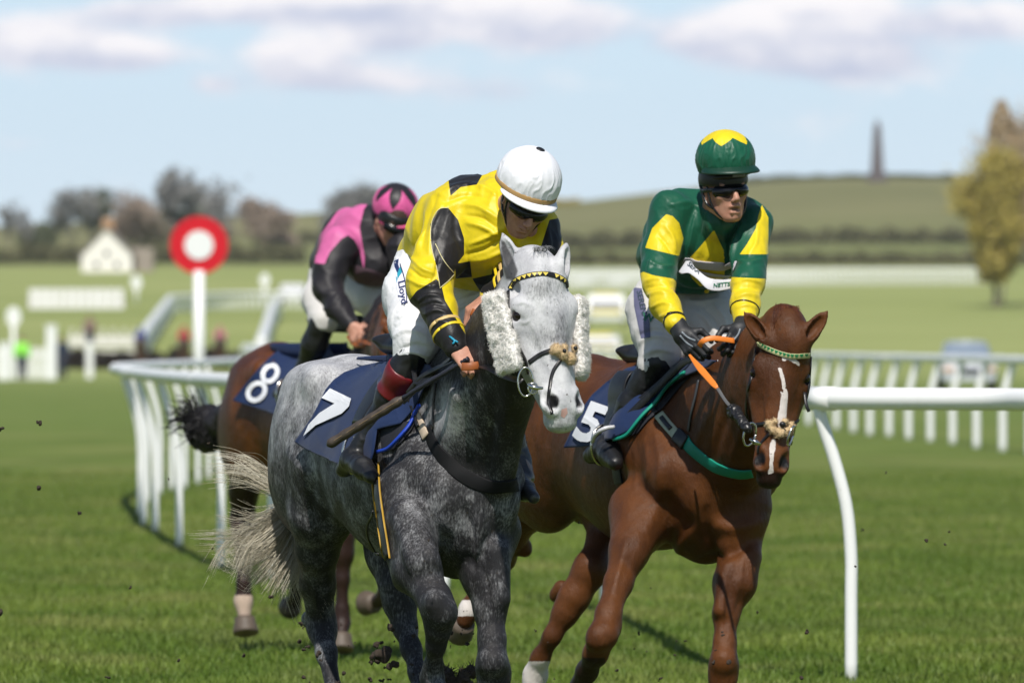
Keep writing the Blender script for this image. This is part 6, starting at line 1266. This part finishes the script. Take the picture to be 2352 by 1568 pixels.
    # lollipop markers
    def lolly(x, y0, y1, d, r, label):
        s = FPX/d; T = empty('course_marker', A((x-CX)/s, d, HC+(784-y1)/s), label, 'marker', 'round white course markers'); c = A((x-CX)/s, d, HC+(784-y0)/s-r)
        mb = MB(); n = 24
        V = [c+A(r*.75*math.cos(a), k*.08-.04, r*math.sin(a)) for k in (0,1) for a in np.linspace(0,2*math.pi,n,endpoint=False)]; mb.add(V, [(i,(i+1)%n,n+(i+1)%n,n+i) for i in range(n)], [(0,i,i+1) for i in range(1,n-1)]+[(n,n+i+1,n+i) for i in range(1,n-1)]); mb.make('disc', M_rail, T, smooth=False)
        mb = MB(); mb.tube([c+A(0,0,-r*.9), A(c[0],d,HC+(784-y1)/s-.3)], .09, 8); mb.make('pole', M_rail, T)
    lolly(313,632,690,880,.55,'white round marker on a pole just above the signboard end'); lolly(31,704,860,480,.42,'white round marker on a tall pole at the far left'); lolly(608,628,690,860,.5,'white round marker seen left of the pink rider')
    # white posts
    for i, (x, y0, y1, d, w, lab) in enumerate(((118,750,868,455,.42,'thick white post left of the dark figure'),(206,790,862,470,.30,'thin pale post right of the dark figure'),(10,790,872,452,.40,'white post at the left edge of the photo'))):
        s = FPX/d; T = empty('white_post', A((x-CX)/s,d,0), lab, 'post'); boxy('shaft', T, A((x-CX)/s,d,(HC+(784-y0)/s)/2), (w,w,HC+(784-y0)/s), M_rail, .03); boxy('cap', T, A((x-CX)/s,d,HC+(784-y0)/s+.04), (w*1.15,w*1.15,.08), M_rail, .02)
    # picket fence on the far left
    d = 462; s = FPX/d; T = empty('picket_fence', A((60-CX)/s,d,0), 'white picket fence at the far left behind the turf', 'fence')
    for x in np.arange(-60,112,7.5):
        c = A((x-CX)/s, d, 0); mb = MB(); V = [c+A(sx*.045, sy*.015, z) for z in (0,1.25) for sx, sy in ((-1,-1),(1,-1),(1,1),(-1,1))]+[c+A(0,0,1.34)]; mb.add(V, [(0,1,5,4),(1,2,6,5),(2,3,7,6),(3,0,4,7)], [(4,5,8),(5,6,8),(6,7,8),(7,4,8)]); mb.make('picket', M_rail, T, smooth=False)
    for z in (.4,1.0): boxy('crossbar', T, A((25-CX)/s,d+.05,z), (175/s,.04,.09), M_rail)
    # brush fence
    bk = leafmat('dark_birch', (.030,.026,.022), (.07,.055,.045)); bush('long dark birch brush jump behind the turf on the left', 130, 620, 575, .95, bk, 21, 'brush_fence', 14000, .10, .35, cat='jump')
    T = empty('white_wing', G(250,580), 'long low white rail wing above the dark brush jump', 'rail'); wg = plain('wing_white', (.74,.71,.66), .6)
    boxy('upper_board', T, G(238,583,1.35), (3.6,.08,.5), wg); boxy('lower_board', T, G(238,583,.75), (3.6,.08,.35), wg)
    for x in np.arange(165,316,24): boxy('post', T, G(x,583.2,.9), (.14,.14,2.2), wg)
    # white blobs: tents / vans
    def van(x, y0, y1, wpx, d, label, stripe=None, body=(.78,.78,.78)):
        s = FPX/d; w = wpx/s; H = (y1-y0)/s; z = HC+(784-y1)/s; c = A((x-CX)/s, d, z); T = empty('van', c, label, 'van'); Lg = 5.0
        prof = [(-.0,.35),(-.02,1.0),(.35,1.15),(.9,H*.97),(1.4,H),(Lg,H),(Lg,.35)]; mb = MB(); n = len(prof)
        V = [c+A(sx*w/2*(1 if p[1] < H*.6 else .92), p[0], p[1]) for sx in (-1,1) for p in prof]; me = bpy.data.meshes.new('body'); me.from_pydata([tuple(v) for v in V], [], [tuple(range(n))[::-1], tuple(range(n, 2*n))]+[(i, (i+1)%n, n+(i+1)%n, n+i) for i in range(n)])
        o = link('body', me, plain('van_paint%d' % int(body[0]*100), body, .35), T); bv_ = o.modifiers.new('b','BEVEL'); bv_.width = .08; bv_.segments = 2
        mb = MB(); z0, z1 = 1.22, H*.90; mb.add([c+A(sx*w*.40, yy-.03, zz) for sx in (-1,1) for yy, zz in ((.42,z0),(.84,z1))], [(0,2,3,1)]); mb.make('windscreen', gl, T)
        for sx in (-1,1): boxy('headlight', T, c+A(sx*w*.38,-.02,.8), (.3,.08,.2), M_steel, .02)
        for sx in (-1,1):
            for yy in (.9, Lg-.9): mb = MB(); mb.tube([c+A(sx*(w/2-.22),yy,.33), c+A(sx*(w/2-.02),yy,.33)], .33, 16); mb.make('wheel', M_black, T)
        if stripe: boxy('stripe', T, c+A(0,-.04,.95), (w*.8,.04,.28), plain('van_stripe', stripe, .5)); boxy('roof_bar', T, c+A(0,1.2,H+.06), (w*.6,.25,.14), _mc['van_stripe'], .02)
        for sx in (-1,1): boxy('mirror', T, c+A(sx*(w/2+.12),.5,1.35), (.14,.08,.25), M_black)
        return T
    van(1392,676,750,92,730,'white ambulance with yellow stripe between the two leading horses',(.75,.62,.10)); van(1372,770,838,110,640,'second pale van with yellow stripe low between the two leading horses',(.75,.55,.08)); van(672,652,700,60,840,'small white van seen left of the pink rider')
    car()
def car():
    d = 360; s = FPX/d; z = 0; c = A((2226-CX)/s, d, 0); T = empty('car', c, 'silver saloon car facing the camera beyond the far rail on the right', 'car'); w = .90
    sil = plain('silver_paint', (.62,.64,.68), .3, .15, var=.02, coat=.6); gl = plain('tinted_glass', (.22,.27,.33), .1, var=.05)
    st = [(-.0,.30,.72,.80),(-.0+.12,.28,.86,.88),(.9,.27,.98,.90),(1.35,.27,1.02,.90),(3.6,.27,1.02,.90),(4.3,.30,.95,.86)]
    def sec(y, z0, z1, hw): return [c+A(sx, y, zz) for sx, zz in ((-hw*.92,z0),(-hw,z0+.12),(-hw,z1-.22),(-hw*.93,z1-.05),(-hw*.75,z1),(0,z1+.03),(hw*.75,z1),(hw*.93,z1-.05),(hw,z1-.22),(hw,z0+.12),(hw*.92,z0))]
    V = []; n = 11
    for q in st: V += sec(*q)
    Q = [(j*n+i, j*n+(i+1)%n, (j+1)*n+(i+1)%n, (j+1)*n+i) for j in range(len(st)-1) for i in range(n)]
    me = bpy.data.meshes.new('body'); me.from_pydata([tuple(v) for v in V], [], Q+[tuple(range(n))[::-1], tuple(range((len(st)-1)*n, len(st)*n))]); o = link('body', me, sil, T)
    V = []; st2 = [(1.15,.98,1.0,.80),(1.95,.98,1.50,.66),(3.0,.98,1.54,.66),(3.95,.98,1.05,.76)]
    for y, z0, z1, hw in st2: V += [c+A(-.82,y,z0), c+A(-hw,y,z1-.02), c+A(-hw*.8,y,z1+.02), c+A(0,y,z1+.04), c+A(hw*.8,y,z1+.02), c+A(hw,y,z1-.02), c+A(.82,y,z0)]
    n = 7; mb = MB(); mb.add(V, [(j*n+i, j*n+i+1, (j+1)*n+i+1, (j+1)*n+i) for j in range(3) for i in range(n-1)]); mb.make('windows', gl, T)
    mb = MB(); V = [c+A(x, y, 1.53+.03) for y in (1.95,3.0) for x in (-.56,0,.56)]; V = [v+A(0,0,.02 if i%3 == 1 else 0) for i, v in enumerate(V)]; mb.add(V, [(0,1,4,3),(1,2,5,4)]); ro = mb.make('roof', sil, T); sm = ro.modifiers.new('s','SOLIDIFY'); sm.thickness = .05
    for sx in (-1,1):
        boxy('headlight', T, c+A(sx*.66,-.02,.66), (.34,.1,.16), plain('amber_lamp', (.70,.45,.28), .3), .03)
        for y in (.75,3.4): mb = MB(); mb.tube([c+A(sx*.70,y,.31), c+A(sx*.91,y,.31)], .31, 16); wl = mb.make('wheel', M_black, T); mb = MB(); mb.tube([c+A(sx*.89,y,.31), c+A(sx*.925,y,.31)], .17, 12); mb.make('rim', M_steel, wl)
        boxy('mirror', T, c+A(sx*1.0,1.35,1.05), (.2,.1,.14), sil, .03)
    boxy('grille', T, c+A(0,-.02,.60), (.7,.06,.18), M_black); boxy('number_plate', T, c+A(0,-.05,.40), (.52,.03,.11), plain('plate_white', (.75,.75,.72), .5)); boxy('bumper', T, c+A(0,.0,.36), (1.6,.14,.16), sil, .03)
def far_person(x, d, z, top, label, H=1.75, hw=1.0, low=(.03,.035,.06), name='person', skin=True, act=0):
    c = A((x-CX)/FPX*d, d, z); k = H/1.75; T = empty('person', c, label, 'person', 'people standing by the far rails'); B = lambda a, b, q: c+A(a,b,q)*k
    F = Field(.03); F.chain([(B(-.10,0,.05),.05*k),(B(-.10,-.02,.48),.06*k),(B(-.09,0,.9),.09*k)], .04); F.chain([(B(.12,.05,.05),.05*k),(B(.11,0,.48),.06*k),(B(.09,0,.9),.09*k)], .04); F.ell(B(0,0,1.2), (.17*k,.11*k,.30*k), None, .05); F.rc(B(0,0,1.45), .05*k, B(0,-.01,1.60), .05*k, .03); F.ell(B(0,-.01,1.64), (.08*k,.09*k,.115*k), None, .02)
    for sx in (-1,1): F.chain([(B(sx*.2,0,1.42),.055*k),(B(sx*.27,-.03,1.13),.045*k),(B(sx*.25,-.12,.88),.038*k)], .03)
    V, Q = F.build(); link('body', mesh_np('body', V, Q), M_skin, T)
    F = Field(.03); F.ell(B(0,0,1.2), (.215*k,.15*k,.34*k), None, .05)
    for sx in (-1,1): F.chain([(B(sx*.2,0,1.42),.08*k),(B(sx*.27,-.03,1.13),.07*k),(B(sx*.255,-.10,.93),.06*k)], .03)
    V, Q = F.build(); link('jacket', mesh_np('jacket', V, Q), top, T)
    F = Field(.03); F.chain([(B(-.10,0,.10),.075*k),(B(-.10,-.02,.48),.085*k),(B(-.09,0,.92),.12*k)], .04); F.chain([(B(.12,.05,.10),.075*k),(B(.11,0,.48),.085*k),(B(.09,0,.92),.12*k)], .04); V, Q = F.build(); link('trousers', mesh_np('trousers', V, Q), plain('trousers%d' % int(low[0]*1000), low, .8), T)
    F = Field(.02); F.ell(B(0,.01,1.70), (.09*k,.10*k,.08*k)); V, Q = F.build(); link('hat', mesh_np('hat', V, Q), plain('dark_hat', (.03,.03,.035), .8), T)
def far_horse(x, d, top, coatm, label, rl):
    k = 1.0; c = G(x, d); T = empty('racehorse', c, label, 'horse', 'distant racehorses'); B = lambda a, b, q: c+A(a,b,q)
    F = Field(.04); F.ell(B(0,.7,1.15), (.29,.75,.36), None, .08); F.ell(B(0,1.3,1.22), (.28,.35,.34), None, .08); F.rc(B(0,.1,1.25), .20, B(.02,-.55,1.68), .11, .1); F.rc(B(.02,-.55,1.70), .10, B(.04,-.75,1.25), .06, .05)
    for sx, ph in ((-1,.15),(1,-.25)):
        F.chain([(B(sx*.15,.1,1.0),.11),(B(sx*.13,ph-.1,.55),.055),(B(sx*.12,ph,.12),.05)], .05); F.chain([(B(sx*.16,1.35,1.0),.14),(B(sx*.14,1.4-ph,.55),.06),(B(sx*.13,1.25-ph,.12),.05)], .05); F.rc(B(sx*.06,-.55,1.76), .03, B(sx*.08,-.55,1.90), .01, .02)
    V, Q = F.build(); link('body', mesh_np('body', V, Q), coatm, T); mb = MB(); mb.tube(cr([B(0,1.62,1.35),B(0,1.8,1.1),B(0,1.78,.7)],8), [.04,.07,.08,.08,.08,.07,.05,.02], 6); mb.make('tail', M_black, T)
    R_ = empty('person', B(0,.45,1.5), rl, 'jockey', 'distant riders'); F = Field(.03); F.ell(B(0,.55,1.85), (.16,.26,.16), None, .06); F.ell(B(0,.18,2.12), (.09,.10,.11), None, .02); F.rc(B(0,.35,1.98), .07, B(0,.2,2.1), .06, .04)
    for sx in (-1,1): F.chain([(B(sx*.17,.38,1.95),.06),(B(sx*.24,.2,1.72),.05),(B(sx*.08,-.05,1.62),.04)], .04); F.chain([(B(sx*.1,.75,1.72),.09),(B(sx*.26,.42,1.50),.07),(B(sx*.27,.6,1.15),.05)], .04)
    V, Q = F.build(); link('body', mesh_np('body', V, Q), M_breech2, R_); F = Field(.03); F.ell(B(0,.52,1.88), (.20,.28,.19), None, .06)
    for sx in (-1,1): F.chain([(B(sx*.17,.38,1.95),.085),(B(sx*.24,.2,1.74),.075),(B(sx*.10,-.02,1.65),.055)], .04)
    V, Q = F.build(); link('jacket', mesh_np('jacket', V, Q), top, R_); F = Field(.02); F.ell(B(0,.16,2.17), (.115,.13,.11)); V, Q = F.build(); link('helmet', mesh_np('helmet', V, Q), top, R_)
def extras():
    hv = plain('hi_vis_green', (.28,.78,.08), .6, var=.05); nv = plain('dark_coat', (.02,.03,.055), .8); bn = plain('brown_coat', (.22,.15,.12), .8)
    far_person(50, 458, 0, hv, 'person in a bright green hi-vis jacket by the picket fence'); far_person(142, 468, 0, nv, 'person in dark clothes right of the thick white post'); far_person(206, 560, gz(206,640)+.3, bn, 'person in a brown coat standing by the thin pale post', 1.8)
    red = plain('red_silk', (.55,.02,.05), .5); pk = plain('pale_pink_silk', (.60,.20,.25), .5); bl = plain('blue_silk', (.05,.08,.30), .5); bc = plain('brown_coat_horse', (.09,.04,.02), .5)
    far_horse(322, 560, bl, bc, 'distant brown racehorse left of the red disc pole', 'distant rider in blue silks'); far_horse(422, 562, red, bc, 'distant brown racehorse just left of the white pole', 'distant rider in red silks'); far_horse(505, 566, pk, bc, 'distant brown racehorse right of the white pole', 'distant rider in pale pink silks')
    # flying turf
    soil = plain('dark_soil', (.035,.024,.016), .95, var=.4, nsc=60); r = np.random.default_rng(5)
    L_ = [(880,1508,40.2,.042),(905,1528,40.1,.020),(862,1512,40.3,.024),(900,1440,40.4,.016),(868,1480,40.3,.018),(92,970,38,.010),(0,985,38,.014),(86,1120,38,.012),(183,1178,38,.008),(487,1258,40,.006),(478,1018,40,.006),(625,1370,39.9,.012),(0,1412,39,.018),(248,1595-40,39,.008),(410,1515,39,.008),(300,1350,39,.006),(1980,1218,40,.006),(2180,1220,40,.005),(1965,1300,40,.005),(2128,1240,40,.009),(2170,1250,40,.006),(1852,1450,40,.010),(1640,1520,40,.010),(1672,1522,40,.012),(1843,1646-90,40,.010),(1495,1350,40,.004),(735,1500,40,.012),(560,1505,40,.008),(388,1100,39,.004),(1330,1200,40,.005),(950,1460,40,.01),(985,1240,39.3,.005),(2035,1085,45,.006),(1740,1405,40,.006)]
    for _ in range(46): L_.append((r.uniform(690,1120), r.uniform(1400,1566), r.uniform(39.9,41.2), r.uniform(.003,.011)))
    for _ in range(16): L_.append((r.uniform(1230,1700), r.uniform(1440,1566), r.uniform(41.5,43), r.uniform(.003,.009)))
    for i, (x, y, d, s_) in enumerate(L_):
        F = Field(max(.0015, s_/7), pad=s_); c = P(x,y,d)
        for _ in range(4): F.ell(c+r.normal(0,s_*.35,3), s_*r.uniform(.3,.7,3), None, s_*.2)
        V, Q = F.build(); V = V+vnormals(V,Q)*(s_*.3*(vnoise(V*2.5/s_, i)-.5))[:,None]; V0 = V.mean(0); o = link('turf_clod', mesh_np('turf_clod', V-V0, Q), soil); o.location = V0; tag(o, 'small dark clod of turf thrown up into the air', 'clod', 'flying turf clods')
    F = Field(.006); c = P(1042,1558,40.3)
    for _ in range(14): F.ell(c+r.normal(0,1,3)*A(.05,.03,.018), r.uniform(.015,.04,3), None, .01)
    V, Q = F.build(); mb = MB(); nn = vnormals(V,Q); V = V+nn*(.012*(vnoise(V*60)-.5))[:,None]; mb.add(V,Q); fuzz(mb, V, nn, 400, .03, .0015); tag(mb.make('turf_divot', plain('divot_soil', (.06,.042,.028), .95, var=.5, nsc=50)), 'large torn divot of turf beside the grey forefoot', 'clod')

def haze():
    mb = MB(); mb.box(A(0, 1790, 35), A(11600, 3700, 74)); m = bpy.data.materials.new('haze'); m.use_nodes = True; nt = m.node_tree; nt.nodes.clear()
    o = nt.nodes.new('ShaderNodeOutputMaterial'); v = nt.nodes.new('ShaderNodeVolumePrincipled'); v.inputs['Color'].default_value = (.90,.95,1,1); v.inputs['Density'].default_value = .00006; v.inputs['Anisotropy'].default_value = .2; nt.links.new(v.outputs[0], o.inputs['Volume'])
    tag(mb.make('haze', m, smooth=False), 'pale blue air softening the far hill and trees', 'haze', kind='stuff')
import time
_t = time.time()
ground(); near_ground(); grass(); rails(); finishing_post(); scenery(); print('scenery', time.time()-_t)
build_grey(); build_chestnut(); build_bay(); print('horses', time.time()-_t)
rider_A(); rider_B(); rider_C(); print('riders', time.time()-_t)
tack(); extras(); haze(); print('all', time.time()-_t)
